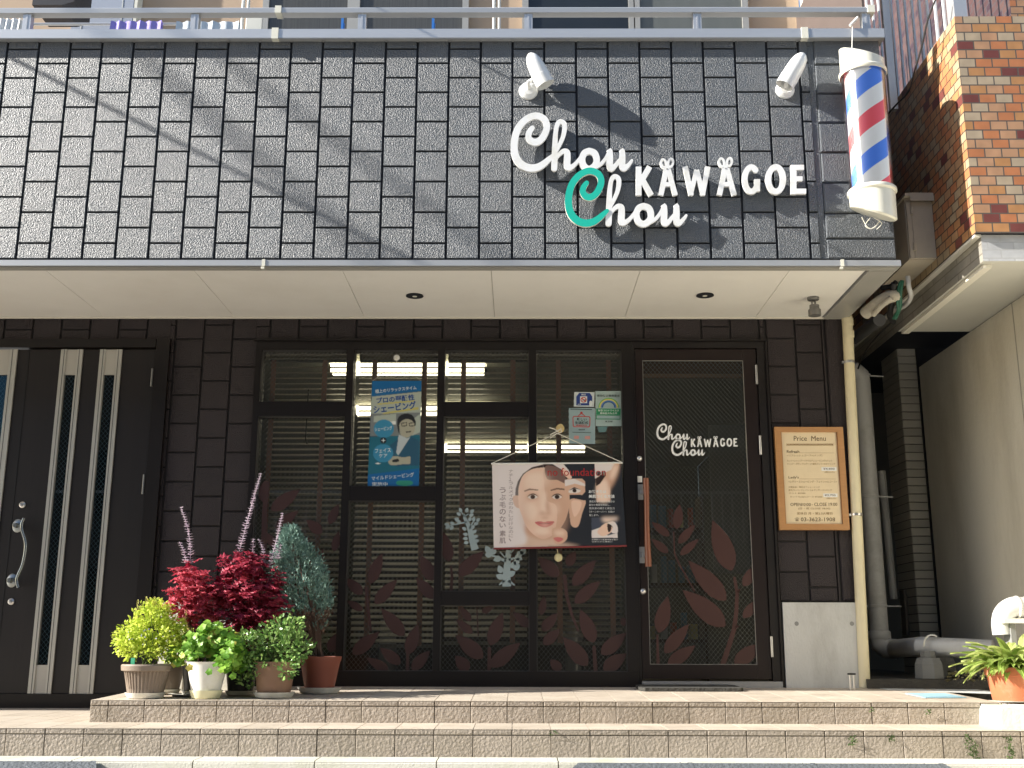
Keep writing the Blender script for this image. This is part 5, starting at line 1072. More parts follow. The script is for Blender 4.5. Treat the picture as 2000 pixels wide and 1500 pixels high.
def tube_lamp(px0, px1, Yd, lab):
    z = zc_i-.06; a = W(px0, 740, Yd).x; b = W(px1, 740, Yd).x; t = thing('ceiling_lamp', lab, 'lamp', ((a+b)/2, Yd, z), 'fluorescent lamps inside the shop')
    m = MB(); m.box(a-.02, b+.02, Yd-.06, Yd+.06, z+.02, z+.055); obj('housing', m, M_WHITEP, t)
    m = MB(); m.prismx([(Yd-.09, z+.02), (Yd-.06, z-.05), (Yd+.06, z-.05), (Yd+.09, z+.02)], a, b); obj('diffuser', m, M_TUBE, t)
tube_lamp(648, 945, 8.05, 'fluorescent lamp behind the blinds at the top of the second window column')
tube_lamp(700, 960, 9.6, 'fluorescent lamp behind the hanging blue banner, deeper in the shop')
tube_lamp(870, 1140, 11.5, 'fluorescent lamp deepest in the shop, seen above the face poster')
q = W(1206, 762, 9.4); t = thing('pendant_lamp', 'glowing white oval pendant lamp behind the jamb between window and door', 'lamp', (q.x, 9.4, q.z))
m = MB(); m.lathe((q.x, 9.4, q.z-.05), [(0, 0), (.12, .004), (.22, .03), (.27, .06), (.24, .09), (.12, .11), (0, .115)], 36); obj('shade', m, emis('globe', (1, .97, .85), 3.2), t, True)
m = MB(); m.tube([(q.x, 9.4, q.z+.06), (q.x, 9.4, zc_i)], .006, 6); obj('cord', m, M_BLACK, t)
# ceiling speaker, shelf and chairs as dim shapes
def shadebox(name, px, py, Yd, w, h, d, col, lab, cat):
    q = W(px, py, Yd); t = MB(); t.lathe((q.x, Yd, q.z), [(0, 0), (w*.5, 0), (w*.5, h*.5), (w*.38, h*.8), (w*.1, h), (0, h)], 20); tag(obj(name, t, plain(name+'_m', col, .5), None, True), lab, cat)
shadebox('track_spotlight', 935, 728, 8.3, .13, .12, .1, (.02, .02, .02), 'small black spotlight hanging inside at the top of the third window column', 'spotlight')
def barber_chair(px, lab):
    q = W(px, 1150, 8.7); x = q.x; t = thing('barber_chair', lab, 'chair', (x, 8.7, zfl), 'barber chairs inside')
    c = plain('chair_vinyl', (.03, .028, .03), .35)
    m = MB(); m.box(x-.28, x+.28, 8.45, 8.95, zfl+.48, zfl+.60); obj('seat', m, c, t); m = MB(); m.box(x-.25, x+.25, 8.9, 9.02, zfl+.62, zfl+1.15); m.box(x-.14, x+.14, 8.9, 9.0, zfl+1.17, zfl+1.33); obj('backrest', m, c, t)
    m = MB(); m.lathe((x, 8.7, zfl), [(.30, 0), (.28, .04), (.07, .07), (.06, .47)], 24); obj('pedestal', m, M_STEEL, t, True)
barber_chair(760, 'dark barber chair inside, behind the second window column'); barber_chair(1120, 'dark barber chair inside, behind the fourth window column')
# plant pot silhouette and shelf behind the door
def shelf():
    a = W(1330, 1000, 9.3); t = thing('shelf', 'dim shelf with coloured bottles seen through the glazed door', 'shelf', (a.x, 9.3, zfl)); 
    m = MB(); 
    for z in (.3, .75, 1.2): m.box(a.x-.45, a.x+.15, 9.2, 9.5, zfl+z, zfl+z+.03)
    m.box(a.x-.47, a.x-.45, 9.2, 9.5, zfl, zfl+1.5); m.box(a.x+.15, a.x+.17, 9.2, 9.5, zfl, zfl+1.5); obj('rack', m, plain('shelf_dark', (.10, .07, .05)), t)
    R = random.Random(2)
    m = MB()
    for z in (.33, .78, 1.23):
        x = a.x-.42
        while x < a.x+.1: w = R.uniform(.03, .06); m.box(x, x+w, 9.22, 9.3, zfl+z, zfl+z+R.uniform(.10, .22), R.randrange(4)); x += w+R.uniform(.01, .05)
    obj('bottles', m, [plain('b1', (.4, .1, .05)), plain('b2', (.5, .45, .15)), plain('b3', (.4, .4, .4)), plain('b4', (.1, .2, .3))], t)
shelf()
a, b = W(1252, 738, 7.95), W(1462, 690, 7.95); t = thing('rolled_shade', 'rolled brown bamboo shade at the top behind the door glass', 'shade', ((a.x+b.x)/2, 7.95, b.z))
m = MB(); m.box(a.x, b.x, 7.95, 7.97, a.z+.03, b.z+.1); m.box(a.x-.01, b.x+.01, 7.94, 7.965, a.z, a.z+.028, 1); obj('slat_panel', m, [mat('bamboo', (.16, .08, .05), .7, var=.5, vs=3, stretch=(1, 1, 60)), mat('shade_bar', (.36, .20, .11), .6)], t)
a, b = W(1395, 1120, 8.6), W(1470, 830, 8.6); m = MB(); m.box(a.x, b.x+.3, 8.6, 8.62, a.z, b.z); tag(obj('wall_panel', m, mat('panel_grey', (.20, .21, .20), .6)), 'pale grey panel standing inside behind the right half of the door glass', 'panel')
# blinds
def blind(k, tapes, ytop, ybot, lab, top_rail):
    a, b = XC[k]; a += .012; b -= .012; YBk = D+.19; z1 = W(900, ytop, YBk).z; z0 = W(900, ybot, YBk).z
    t = thing('venetian_blind', lab, 'blind', ((a+b)/2, YBk, z0), 'wooden venetian blinds')
    m = MB(); z = z1-.03; pt = .0395; R = random.Random(k); ti = .010
    while z > z0+.02:
        e = R.uniform(-.0012, .0012); y0, y1 = YBk-.024, YBk+.024
        m.add([(a, y0, z-ti+e), (b, y0, z-ti-e), (b, y1, z+ti-e), (a, y1, z+ti+e), (a, y0, z-ti+.003+e), (b, y0, z-ti+.003-e), (b, y1, z+ti+.003-e), (a, y1, z+ti+.003+e)], [(0,3,2,1),(4,5,6,7),(0,1,5,4),(1,2,6,5),(2,3,7,6),(3,0,4,7)]); z -= pt
    obj('slats', m, M_SLAT, t)
    m = MB(); m.box(a, b, YBk-.03, YBk+.03, z1-.018, z1+.035); m.box(a, b, YBk-.024, YBk+.024, z0-.012, z0+.012); obj('rail', m, mat('blind_rail', (.20, .19, .14), .5), t)
    for px in tapes:
        x = W(px, 720, YBk).x; obj('ladder_tape', MB().box(x-.018, x+.018, YBk-.0262, YBk-.0248, z0, z1), M_TAPE, t)
blind('A', (536, 636), 700, 1262, 'wooden venetian blind in the first window column, beside the dark pier', 1)
blind('B', (733, 830), 700, 1262, 'wooden venetian blind in the second window column, behind the blue banner', 1)
blind('C', (906, 1002), 700, 1256, 'wooden venetian blind in the third window column with the tree stickers', 1)
blind('D', (1090, 1188), 700, 1256, 'wooden venetian blind in the fourth window column, behind the notices', 1)
m = MB(); q = W(600, 815, D+.14); m.tube([(q.x, D+.14, q.z+.2), (q.x-.005, D+.14, q.z-.15), (q.x+.008, D+.14, q.z-.19)], .004, 6); tag(obj('blind_wand', m, M_BLACK, None, True), 'thin dark wand hanging in the first window column', 'wand')

# ================================================================== alley and the neighbouring brick building
YNB = 6.08; cn = W(1906, 455, YNB); XN = cn.x; ZN0 = cn.z; ZN1 = W(1874, 32, YNB).z; print('XN', XN, ZN0, ZN1)
nb = thing('brick_building', 'neighbouring orange brick building with a pale tiled band and open underside', 'building', (XN, YNB, 0))
m = MB(); XR = 9.0; YN1 = 12.5
m.quad((XN, YNB, ZN0), (XR, YNB, ZN0), (XR, YNB, ZN1), (XN, YNB, ZN1), 0); m.quad((XN, YN1, ZN0), (XN, YNB, ZN0), (XN, YNB, ZN1), (XN, YN1, ZN1), 1)
m.quad((XN, YNB, ZN1), (XR, YNB, ZN1), (XR, YNB+.15, ZN1), (XN, YNB+.15, ZN1), 0); m.quad((XN, YNB+.15, ZN1), (XN+.15, YNB+.15, ZN1), (XN+.15, YN1, ZN1), (XN, YN1, ZN1), 1); m.quad((XN, YNB, ZN0), (XN, YN1, ZN0), (XR, YN1, ZN0), (XR, YNB, ZN0), 2)
m.quad((XR, YNB+.15, ZN1), (XR, YNB+.15, ZN1-.9), (XN+.15, YNB+.15, ZN1-.9), (XN+.15, YNB+.15, ZN1), 0); m.quad((XN+.15, YN1, ZN1), (XN+.15, YNB+.15, ZN1), (XN+.15, YNB+.15, ZN1-.9), (XN+.15, YN1, ZN1-.9), 1)
m.keep = True; obj('parapet_wall', m, [M_BRICK_F, M_BRICK_S, M_GROOVE], nb)  # underside quad is near-black: its shade is put into the colour
m = MB(); m.quad((XN+1.0, 7.4, ZN1-.9), (XR, 7.4, ZN1-.9), (XR, 7.4, 9), (XN+1.0, 7.4, 9), 0); m.quad((XN+1.0, YN1, ZN1-.9), (XN+1.0, 7.4, ZN1-.9), (XN+1.0, 7.4, 9), (XN+1.0, YN1, 9), 1); m.keep = True
obj('recessed_wall', m, [M_BRICK_F, M_BRICK_P], nb)
obj('balcony_slab', MB().box(XN+.151, XR, YNB+.151, YN1, ZN1-1.0, ZN1-.9), M_CONC, nb)
# stacked bands under the brick
zb1 = W(1925, 510, YNB+.03).z; xb_ = W(1921, 480, YNB+.03).x
YB1 = 7.6
m = MB(); y0 = YNB+.03; x0 = XN+.04
m.quad((x0, y0, zb1), (XR, y0, zb1), (XR, y0, ZN0-.001), (x0, y0, ZN0-.001), 0); m.quad((x0, YN1, zb1), (x0, y0, zb1), (x0, y0, ZN0-.001), (x0, YN1, ZN0-.001), 1); m.keep = True
obj('tiled_band', m, [M_WTILE, M_STILE], nb)
m = MB(); m.box(XN, x0-.002, YNB+.02, YN1, ZN0-.016, ZN0-.002); obj('band_flashing', m, M_TRIMW, nb)
m = MB(); m.quad((x0, y0, zb1), (x0, YB1+.0, zb1), (XR, YB1+.0, zb1), (XR, y0, zb1)); m.quad((x0, YB1, zb1), (x0, YB1, zb1+.4), (XR, YB1, zb1+.4), (XR, YB1, zb1)); obj('slab_underside', m, mat('underside_paint', (.50, .49, .44), .8, var=.05), nb)
m = MB(); m.box(x0+.02, x0+.07, y0+.05, YB1-.02, zb1-.022, zb1-.002); obj('soffit_lip', m, M_TRIMW, nb)
# side wall with coping, tiled pier and dark rear
XWA = XN+.55; yA = W(1790, 710, 8).x; 
zf = lambda Y: W(1790, 710, Y)
Yfar = 8.0
while W(1812, 900, Yfar).x < XWA: Yfar += .02
ztw = H(2000, 575, 0).z
ztop = min(W(1790, 710, Yfar).z, zb1-.006); print('XWA', XWA, 'Yfar', Yfar, 'ztop', ztop, zb1)
m = MB(); m.box(XWA, XWA+.15, 4.2, Yfar, -.05, ztop); m.box(XWA-.004, XWA-.0005, 6.9, 6.908, .3, ztop-.001, 1)
sw = obj('garden_wall', m, [M_WALLG, mat('crack_dark', (.36, .335, .275), .9)]); tag(sw, 'tall plain beige rendered wall along the right side of the alley', 'wall')
yp_ = Yfar+.06; xp1 = XWA+.004; xp0 = xp1-.15
m = MB(); z = .3
while z < zb1+.5: m.tile(xp0+.002, xp1, z, z+.060, yp_, .02, .004); m.box(xp0+.001, xp0+.012, yp_+.021, yp_+.4, z, z+.060); z += .066
m.box(xp0+.008, xp1, yp_+.016, yp_+.4, .25, zb1+.5, 1)
t = obj('tiled_pier', m, [mat('pier_tile', (.42, .395, .34), .7, var=.1, vs=4, island=.12), M_GROOVE]); tag(t, 'narrow tiled pier standing at the far end of the beige wall', 'pier')
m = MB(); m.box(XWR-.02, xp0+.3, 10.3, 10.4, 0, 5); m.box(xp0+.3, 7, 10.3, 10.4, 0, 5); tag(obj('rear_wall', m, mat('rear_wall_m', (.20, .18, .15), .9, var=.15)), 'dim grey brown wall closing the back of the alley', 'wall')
m = MB(); m.box(xp1+.002, 6.2, yp_-.01, yp_+.01, .3, zb1+.6); tag(obj('opening_shade_sheet', m, plain('opening_shade_black', (.015, .015, .018), .4)), 'black sheet standing in for the shaded opening under the brick building, above the beige wall', 'dark sheet')  # black sheet put in place of the shade in the opening
# railing of the neighbour
rl = thing('neighbour_railing', 'white vertical bar railing on top of the brick parapet', 'railing', (XN+.07, YNB+.1, ZN1))
m = MB(); y = YNB+.30; bars = []
while y < 10.4: m.box(XN+.062, XN+.074, y-.011, y+.011, ZN1+.03, ZN1+2.2); y += .128
obj('bars', m, M_LAMPW, rl)
m = MB(); m.box(XN+.03, XN+.11, YNB+.06, YNB+.17, ZN1+.001, ZN1+2.2); obj('end_post', m, M_ALU, rl)
m = MB(); m.box(XN+.02, XN+.12, YNB+.171, 10.6, ZN1+.001, ZN1+.03); obj('bottom_rail', m, M_ALU, rl)
m = MB(); m.box(XN-.1, XN+.02, 8.0, 8.12, ZN1-1.0, ZN1+2.2); obj('far_post', m, M_ALU, rl) if False else None
# black cable drooping
m = MB(); m.tube([W(p[0], p[1], p[2]) for p in spline([(1829, -6, 6.14), (1812, 40, 6.22), (1800, 92, 6.3), (1786, 140, 6.38), (1775, 178, 6.45), (1750, 205, 6.6), (1735, 222, 6.75)], 5)], .006, 6); tag(obj('black_cable', m, M_BLACK, None, True), 'thin black cable drooping in front of the neighbour railing', 'cable')
# white corner pipe beside the fascia corner: flat downpipe
m = MB(); a, b = W(1731, 60, 6.9), W(1742, 215, 6.9); m.box(a.x-.02, a.x+.03, 6.88, 6.92, b.z, 6.5); tag(obj('white_side_post', m, M_ALU), 'tall silver post between the fascia corner and the brick side wall', 'post')
# meter box on the brick side
yb0 = 6.5
while W(1826, 450, yb0).x < XN: yb0 += .01
bx0 = W(1773, 450, yb0).x; bx1 = XN-.0015
zq1, zq0 = W(1800, 386, yb0).z, W(1800, 505, yb0).z
me_ = thing('meter_box', 'beige electric meter box mounted high on the brick side wall', 'meter box', ((bx0+bx1)/2, yb0, zq0))
M_BOX = mat('meter_beige', (.46, .41, .33), .5, var=.05, dirt=(.36, .32, .26), ds=4)
m = MB(); m.box(bx0, bx1, yb0+.02, yb0+.55, zq0, zq1); obj('body', m, M_BOX, me_)
m = MB(); m.box(bx0+.035, bx1, yb0, yb0+.0195, zq0+.004, zq1-.03); m.box(bx0+.005, bx0+.0345, yb0+.004, yb0+.0195, zq0+.004, zq1-.03); obj('door', m, M_BOX, me_)
m = MB(); m.box(bx0-.01, bx1+.015, yb0-.03, yb0+.56, zq1+.001, zq1+.02); m.box(bx0+.02, bx1+.015, yb0-.034, yb0-.0305, zq1-.035, zq1+.02); obj('hood', m, M_BOX, me_)
m = MB()
for z in (zq0+.08, zq1-.09): m.tube([(bx0+.035, yb0-.002, z-.025), (bx0+.035, yb0-.002, z+.025)], .010, 10)
obj('hinge', m, M_BOX, me_, True)
# conduits and taped cable bundle
def tubes(name, pls, m_, lab, cat, n=10):
    m = MB()
    for pts, r in pls: m.tube([W(*p) for p in spline(pts, 5)], r, n)
    tag(obj(name, m, m_, None, True), lab, cat)
yb = yb0+.12
tubes('green_cable', [([(1762, 548, yb), (1758, 575, yb+.02), (1757, 600, yb+.08), (1748, 622, yb+.15)], .014), ([(1758, 550, yb), (1752, 580, yb+.03), (1754, 605, yb+.08), (1745, 622, yb+.16)], .010)], mat('green_cable_m', (.008, .085, .05), .4), 'dark green cables dropping from the meter box', 'cable')
tubes('grey_conduit', [([(1773, 540, yb), (1775, 560, yb), (1779, 578, yb+.05), (1770, 594, yb+.15), (1752, 604, yb+.4)], .016)], M_PIPE, 'pale grey conduit bending below the meter box', 'conduit')
tubes('black_cable', [([(1750, 551, yb), (1738, 560, yb+.05), (1722, 562, yb+.1)], .016), ([(1746, 553, yb), (1742, 590, yb+.1), (1738, 615, yb+.2), (1744, 628, yb+.3)], .020), ([(1744, 628, yb+.3), (1715, 655, yb+.6), (1688, 690, yb+1.0), (1676, 720, yb+1.2)], .006)], M_BLACK, 'black cables looping beneath the meter box into the alley', 'cable')
tubes('taped_pipe', [([(1752, 577, yb+.05), (1736, 580, yb+.05), (1718, 590, yb+.1), (1700, 604, yb+.2), (1690, 612, yb+.25)], .042), ([(1742, 582, yb-.01), (1722, 597, yb+.05), (1706, 614, yb+.15)], .018)], mat('pipe_tape', (.42, .39, .32), .7, var=.25, vs=18, bump=2, bs=40), 'beige taped cable bundle crossing the alley below the meter box', 'pipe', 12)
tubes('dark_duct', [([(1718, 625, 7.5), (1690, 645, 7.9), (1668, 662, 8.4)], .045)], plain('duct_dark', (.10, .10, .10), .5), 'dark duct running back under the soffit corner', 'pipe')
# cream downpipe at the building corner
t = thing('cream_downpipe', 'cream downpipe running down the corner of the shop building', 'downpipe', (XWR+.03, D-.03, ZP)); xq = W(1649, 700, D-.04).x
a, b = W(1652, 620, D-.04), W(1690, 1352, D-.04); m = MB(); m.tube([(a.x+.012, D-.03, a.z+.01), (b.x+.002, D-.03, ZP)], .036, 20); obj('pipe', m, M_CREAMP, t, True)
for py in (710, 1008): z = W(1660, py, D-.03).z; f_ = (a.z-z)/(a.z-ZP); x = a.x+.012+(b.x-a.x-.01)*f_; m = MB(); m.lathe((x, D-.03, z), [(.038, 0), (.040, .002), (.040, .016), (.038, .018)], 24); m.box(x-.05, x-.036, D-.04, D-.02, z, z+.016); obj('clamp', m, M_STEEL, t, True)
for py in (636, 660): z = W(1660, py, D-.03).z; m = MB(); m.lathe((a.x+.013, D-.03, z), [(.0365, 0), (.039, .003), (.039, .05), (.0365, .053)], 24); obj('socket', m, M_CREAMP, t, True)
# big grey drain
YD_ = 8.3
t = thing('drain_pipe', 'big grey vertical drain pipe in the alley with a rounded elbow on top', 'pipe', (W(1710, 1240, YD_).x, YD_, .2))
m = MB(); A_ = [W(x, y, YD_) for x, y in ((1668, 716), (1676, 716), (1685, 722), (1688, 735), (1690, 760), (1697, 900), (1706, 1050), (1719, 1240))]
x_ = W(1697, 950, YD_).x; zt2 = W(1688, 745, YD_).z; zb2 = W(1719, 1243, YD_).z
m.tube([(x_-.13, YD_+.1, zt2+.085), (x_-.09, YD_+.05, zt2+.095), (x_-.045, YD_, zt2+.08), (x_-.01, YD_, zt2+.04), (x_, YD_, zt2), (x_, YD_, zb2)], [.068, .072, .074, .075, .066, .066], 24); obj('pipe', m, M_PIPE, t, True)
for y_ in (736, 972, 1186):
    z = W(1700, y_, YD_).z; m = MB(); m.lathe((x_, YD_, z), [(.067, 0), (.072, .002), (.072, .016), (.067, .018)], 28); m.box(x_-.09, x_-.07, YD_-.01, YD_+.01, z, z+.015); m.tube([(x_+.07, YD_, z+.008), (x_+.18, YD_+.02, z+.008)], .006, 6); obj('clamp', m, M_PIPE, t, True)
m = MB(); m.lathe((x_, YD_, zb2-.02), [(.078, 0), (.080, .004), (.080, .05), (.074, .06)], 28); m.tube([(x_, YD_, zb2), (x_, YD_-.01, zb2-.06), (x_+.03, YD_-.03, zb2-.085), (x_+.1, YD_-.05, zb2-.09)], .072, 20); obj('tee', m, M_PIPE, t, True)
t = thing('horizontal_drain', 'grey horizontal drain pipe resting on a concrete foot in the alley', 'pipe', (x_+.5, 7.9, .2)); m = MB(); pe = W(1940, 1268, 7.35)
m.tube([(x_+.08, YD_-.05, zb2-.09), W(1800, 1262, 7.6), (pe.x, pe.y, pe.z)], [.066, .062, .060], 20); obj('pipe', m, M_PIPE, t, True)
q = W(1822, 1263, 7.5); m = MB(); m.tube([(q.x+.075*math.cos(a_)*.8, 7.5-.0, q.z+.075*math.sin(a_)) for a_ in [math.radians(d_) for d_ in range(180, -10, -15)]][:9], .006, 6); obj('strap', m, M_WHITEP, t, True)
q = W(1816, 1325, 7.45); t = thing('concrete_foot', 'octagonal dark concrete foot under the horizontal drain pipe', 'support block', (q.x, 7.45, q.z)); zr = W(1816, 1281, 7.45).z
m = MB(); m.lathe((q.x, 7.45, q.z), [(.095, 0), (.090, zr-q.z-.05), (.072, zr-q.z-.012), (.05, zr-q.z-.012), (.05, zr-q.z+.03)], 8); obj('block', m, mat('foot_grey', (.16, .16, .15), .9, bump=.5), t)
m = copy_thing(t, (q.x+.20, 7.75, q.z), 'second octagonal foot in the shade, right behind the first one'); m['category'] = 'support block'
# narrow pipe and grey cable box behind
m = MB(); q = W(1722, 920, 8.9); m.tube([(q.x, 8.9, q.z), (q.x+.02, 8.9, W(1735, 1170, 8.9).z)], .03, 12); tag(obj('thin_pipe', m, M_PIPE, None, True), 'thin grey pipe in the shade behind the big drain pipe', 'pipe')
m = MB(); q = W(1776, 1155, 8.9); m.box(q.x-.045, q.x+.04, 8.9, 9.0, W(1776, 1240, 8.9).z, q.z+.01); m.box(q.x-.03, q.x+.03, 8.89, 8.899, q.z-.12, q.z-.02); tag(obj('wall_box', m, mat('wall_box_m', (.14, .12, .10), .6)), 'small dark utility box on the alley wall behind the pipes', 'utility box')
# sunlit white duct elbow at the right edge
yd = 6.75; q = W(1985, 1184, yd); t = thing('white_duct', 'white duct elbow shining in the sun at the right edge', 'duct', (q.x, yd, q.z-.1))
m = MB(); e0 = W(1985, 1186, yd); pts_ = [Vector(tuple(v)) for v in spline([(e0.x-.085, yd+.02, e0.z-.16), (e0.x-.085, yd+.02, e0.z-.09), (e0.x-.068, yd+.01, e0.z-.035), (e0.x-.02, yd, e0.z), (e0.x+.04, yd-.005, e0.z), (e0.x+.28, yd-.03, e0.z)], 5)]; m.tube(pts_, .060, 32); obj('elbow', m, mat('duct_white', (.58, .58, .56), .5, var=.06, dirt=(.42, .41, .37), ds=6), t, True)
for x in (1966, 1984): c = Vector((e0.x+(0 if x == 1966 else .06), yd-.004, e0.z)); m = MB(); m.lathe(c, [(.060, -.007), (.067, -.004), (.067, .004), (.060, .007)], 28, axis=(1, 0, 0)); objs('ring', m, M_WHITEP, t, True)
m = MB(); a, b = W(1962, 1217, yd-.09), W(2080, 1208, yd-.09); m.box(a.x, b.x, yd-.09, yd+.05, a.z, b.z); obj('support_bracket', m, M_CREAMEDGE, t)
m = MB(); m.box(a.x+.05, a.x+.08, yd-.05, yd+.05, 0.05, a.z-.002); obj('equipment_base', m, mat('base_grey', (.25, .25, .24), .6), t)
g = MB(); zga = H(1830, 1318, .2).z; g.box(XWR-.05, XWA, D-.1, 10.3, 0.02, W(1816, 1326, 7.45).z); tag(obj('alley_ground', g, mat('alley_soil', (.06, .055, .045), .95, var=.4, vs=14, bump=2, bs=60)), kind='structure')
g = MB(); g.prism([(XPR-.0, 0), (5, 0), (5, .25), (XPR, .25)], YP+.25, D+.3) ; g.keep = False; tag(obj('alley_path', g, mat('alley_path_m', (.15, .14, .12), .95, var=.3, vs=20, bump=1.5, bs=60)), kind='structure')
lv = leafmat('dead_leaf', (.05, .05, .02), (.12, .10, .05)); m = MB(); R = random.Random(9)
for i in range(90):
    q = W(R.uniform(1850, 1930), R.uniform(1312, 1330), R.uniform(6.9, 7.6)); s_ = R.uniform(.008, .02); a_ = R.uniform(0, 6.3); m.add([(q.x-s_*math.cos(a_), q.y-s_*math.sin(a_), q.z), (q.x, q.y-.004, q.z+s_*.6), (q.x+s_*math.cos(a_), q.y+s_*math.sin(a_), q.z+.003), (q.x, q.y+.006, q.z-s_*.5)], [(0, 1, 2, 3)])
tag(obj('fallen_leaves', m, lv), 'small dark plants and fallen leaves on the shaded alley ground', 'leaves', kind='stuff')
# ================================================================== potted plants
def lf_quad(mb, p, d, n_, L, w, curl=.15, fold=.0, mi=0):
    """one pointed leaf: base p, direction d, normal n_, length L, width w"""
    d = d.normalized(); s_ = d.cross(n_).normalized(); n_ = s_.cross(d)
    a = p; b1 = p+d*L*.35+s_*w*.5+n_*L*fold; b2 = p+d*L*.35-s_*w*.5+n_*L*fold; c1 = p+d*L*.72+s_*w*.36-n_*L*curl*.4+n_*L*fold; c2 = p+d*L*.72-s_*w*.36-n_*L*curl*.4+n_*L*fold; e = p+d*L-n_*L*curl; m1 = p+d*L*.35; m2 = p+d*L*.72-n_*L*curl*.4
    mb.add([a, b1, m1, b2, c1, m2, c2, e], [(0, 1, 2), (0, 2, 3), (1, 4, 5, 2), (2, 5, 6, 3), (4, 7, 5), (5, 7, 6)], mi)
def rv(R, up=0): 
    v = Vector((R.gauss(0, 1), R.gauss(0, 1), R.gauss(0, 1)+up)); return v.normalized()
def saucer(px0, px1, py, Y, m_, parent, hh=.022):
    a, b = W(px0, py, Y), W(px1, py, Y); c = (a+b)/2; r = (b.x-a.x)/2; z = zp(Y); m = MB(); m.lathe((c.x, Y, z+.001), [(r*.82, 0), (r*.86, .004), (r, hh), (r-.006, hh), (r*.84, .007), (0, .006)], 36); obj('saucer', m, m_, parent, True); return c.x, r
def pot_plant(name, lab, Y, pxc, pxr, prof, m_, sau, soilr, scol=None, cat='potted plant', group='potted plants on the left of the platform', **kw):
    """prof: list of (half width px, photo y) from bottom to rim"""
    x = W(pxc, prof[0][1], Y).x; z0 = zp(Y); t = thing(name, lab, cat, (x, Y, z0), group)
    s_ = .0
    if sau: saucer(pxc-sau[0], pxc+sau[0], prof[0][1]+4, Y, sau[1], t, sau[2]); s_ = .012
    P = []
    for hw, py in prof: q0 = W(pxc, py, Y); q1 = W(pxc+hw, py, Y); P.append((q1.x-q0.x, max(q0.z-z0, s_)))
    P[0] = (P[0][0], s_+.001); top = P[-1]; P += [(top[0]-.008, top[1]), (top[0]-.010, top[1]-.03), (soilr*top[0], top[1]-.03)]
    m = MB(); m.lathe((x, Y, z0), P, 144 if kw.get('nf') else 40, flute=0, **{k: v for k, v in kw.items() if k in ('sx', 'sy')})
    if kw.get('nf'):
        n72 = 144; v2 = []
        for i, v in enumerate(m.v):
            row = i//n72; k = i % n72
            if 0 < row < len(prof)-3 and k % 4 < 2: v = (x+(v[0]-x)*.945, Y+(v[1]-Y)*.945, v[2])
            v2.append(v)
        m.v = v2
    obj('pot', m, m_, t, True)
    m = MB(); m.lathe((x, Y, z0+top[1]-.028), [(0, .004), (top[0]-.011, 0)], 30); obj('soil', m, M_SOIL, t)
    return t, Vector((x, Y, z0+top[1]))
R = random.Random(11)
def blob(mb, c, rad, n, L, w, up=.5, shell=.55, curl=.2, R=R, fold=0, bottom=-.6, face=.25):
    for i in range(n):
        u = rv(R)
        if u.z < bottom: u.z = -u.z*.3
        k = shell+(1-shell)*R.random()**.5; k *= R.uniform(1.05, 1.32) if R.random() < .14 else 1; p = Vector((c[0]+u.x*rad[0]*k, c[1]+u.y*rad[1]*k, c[2]+u.z*rad[2]*k))
        d = (u*.8+rv(R)*.7+Vector((0, 0, up*.3))).normalized(); nn = (Vector((0, 0, .6))+rv(R)*.6+u*face).normalized(); s_ = R.uniform(.7, 1.3)
        lf_quad(mb, p, d, nn, L*s_, w*s_, curl, fold)
def stems(mb, base, tips, r=.003):
    for t_ in tips: b = Vector(base)+Vector((R.uniform(-.03, .03), R.uniform(-.02, .02), -.03)); mid = (b+Vector(t_))/2+Vector((R.uniform(-.02, .02), R.uniform(-.02, .02), .02)); mb.tube([b, mid, t_], [r*1.4, r, r*.6], 5)
def P3(px, py, Y): return W(px, py, Y)
def rpx(n, Y): return n*Y/2158.9*1.0
M_LIME = leafmat('lime_leaf', (.40, .54, .05), (.74, .80, .16), .5, .45); M_GREEN = leafmat('fresh_green_leaf', (.12, .30, .035), (.34, .56, .08), .4, .35); M_JADE = leafmat('jade_leaf', (.08, .19, .04), (.34, .50, .15), .3, .2)
M_YEL = leafmat('yellow_plume', (.60, .58, .16), (.75, .70, .30), .7, .3); M_RED = leafmat('coleus_red', (.30, .018, .045), (.76, .15, .20), .5, .35); M_REDD = leafmat('coleus_dark', (.17, .010, .035), (.62, .09, .14), .5, .35); M_JUN = leafmat('juniper_blue', (.11, .21, .175), (.28, .41, .345), .7, .15); M_JBR = leafmat('juniper_brown', (.13, .075, .05), (.24, .15, .11), .8, .1)
M_SPIKE = leafmat('coleus_flower', (.55, .45, .55), (.75, .68, .72), .6, .3); M_STEM = mat('stem_green', (.12, .18, .05), .6); M_STEMR = mat('stem_purple', (.16, .04, .06), .6); M_TWIG = mat('twig_brown', (.12, .07, .05), .8); M_VAR = leafmat('variegated_leaf', (.24, .36, .07), (.50, .55, .20), .4, .3); M_YL = leafmat('yellowing_leaf', (.45, .42, .06), (.58, .50, .15), .5, .3)
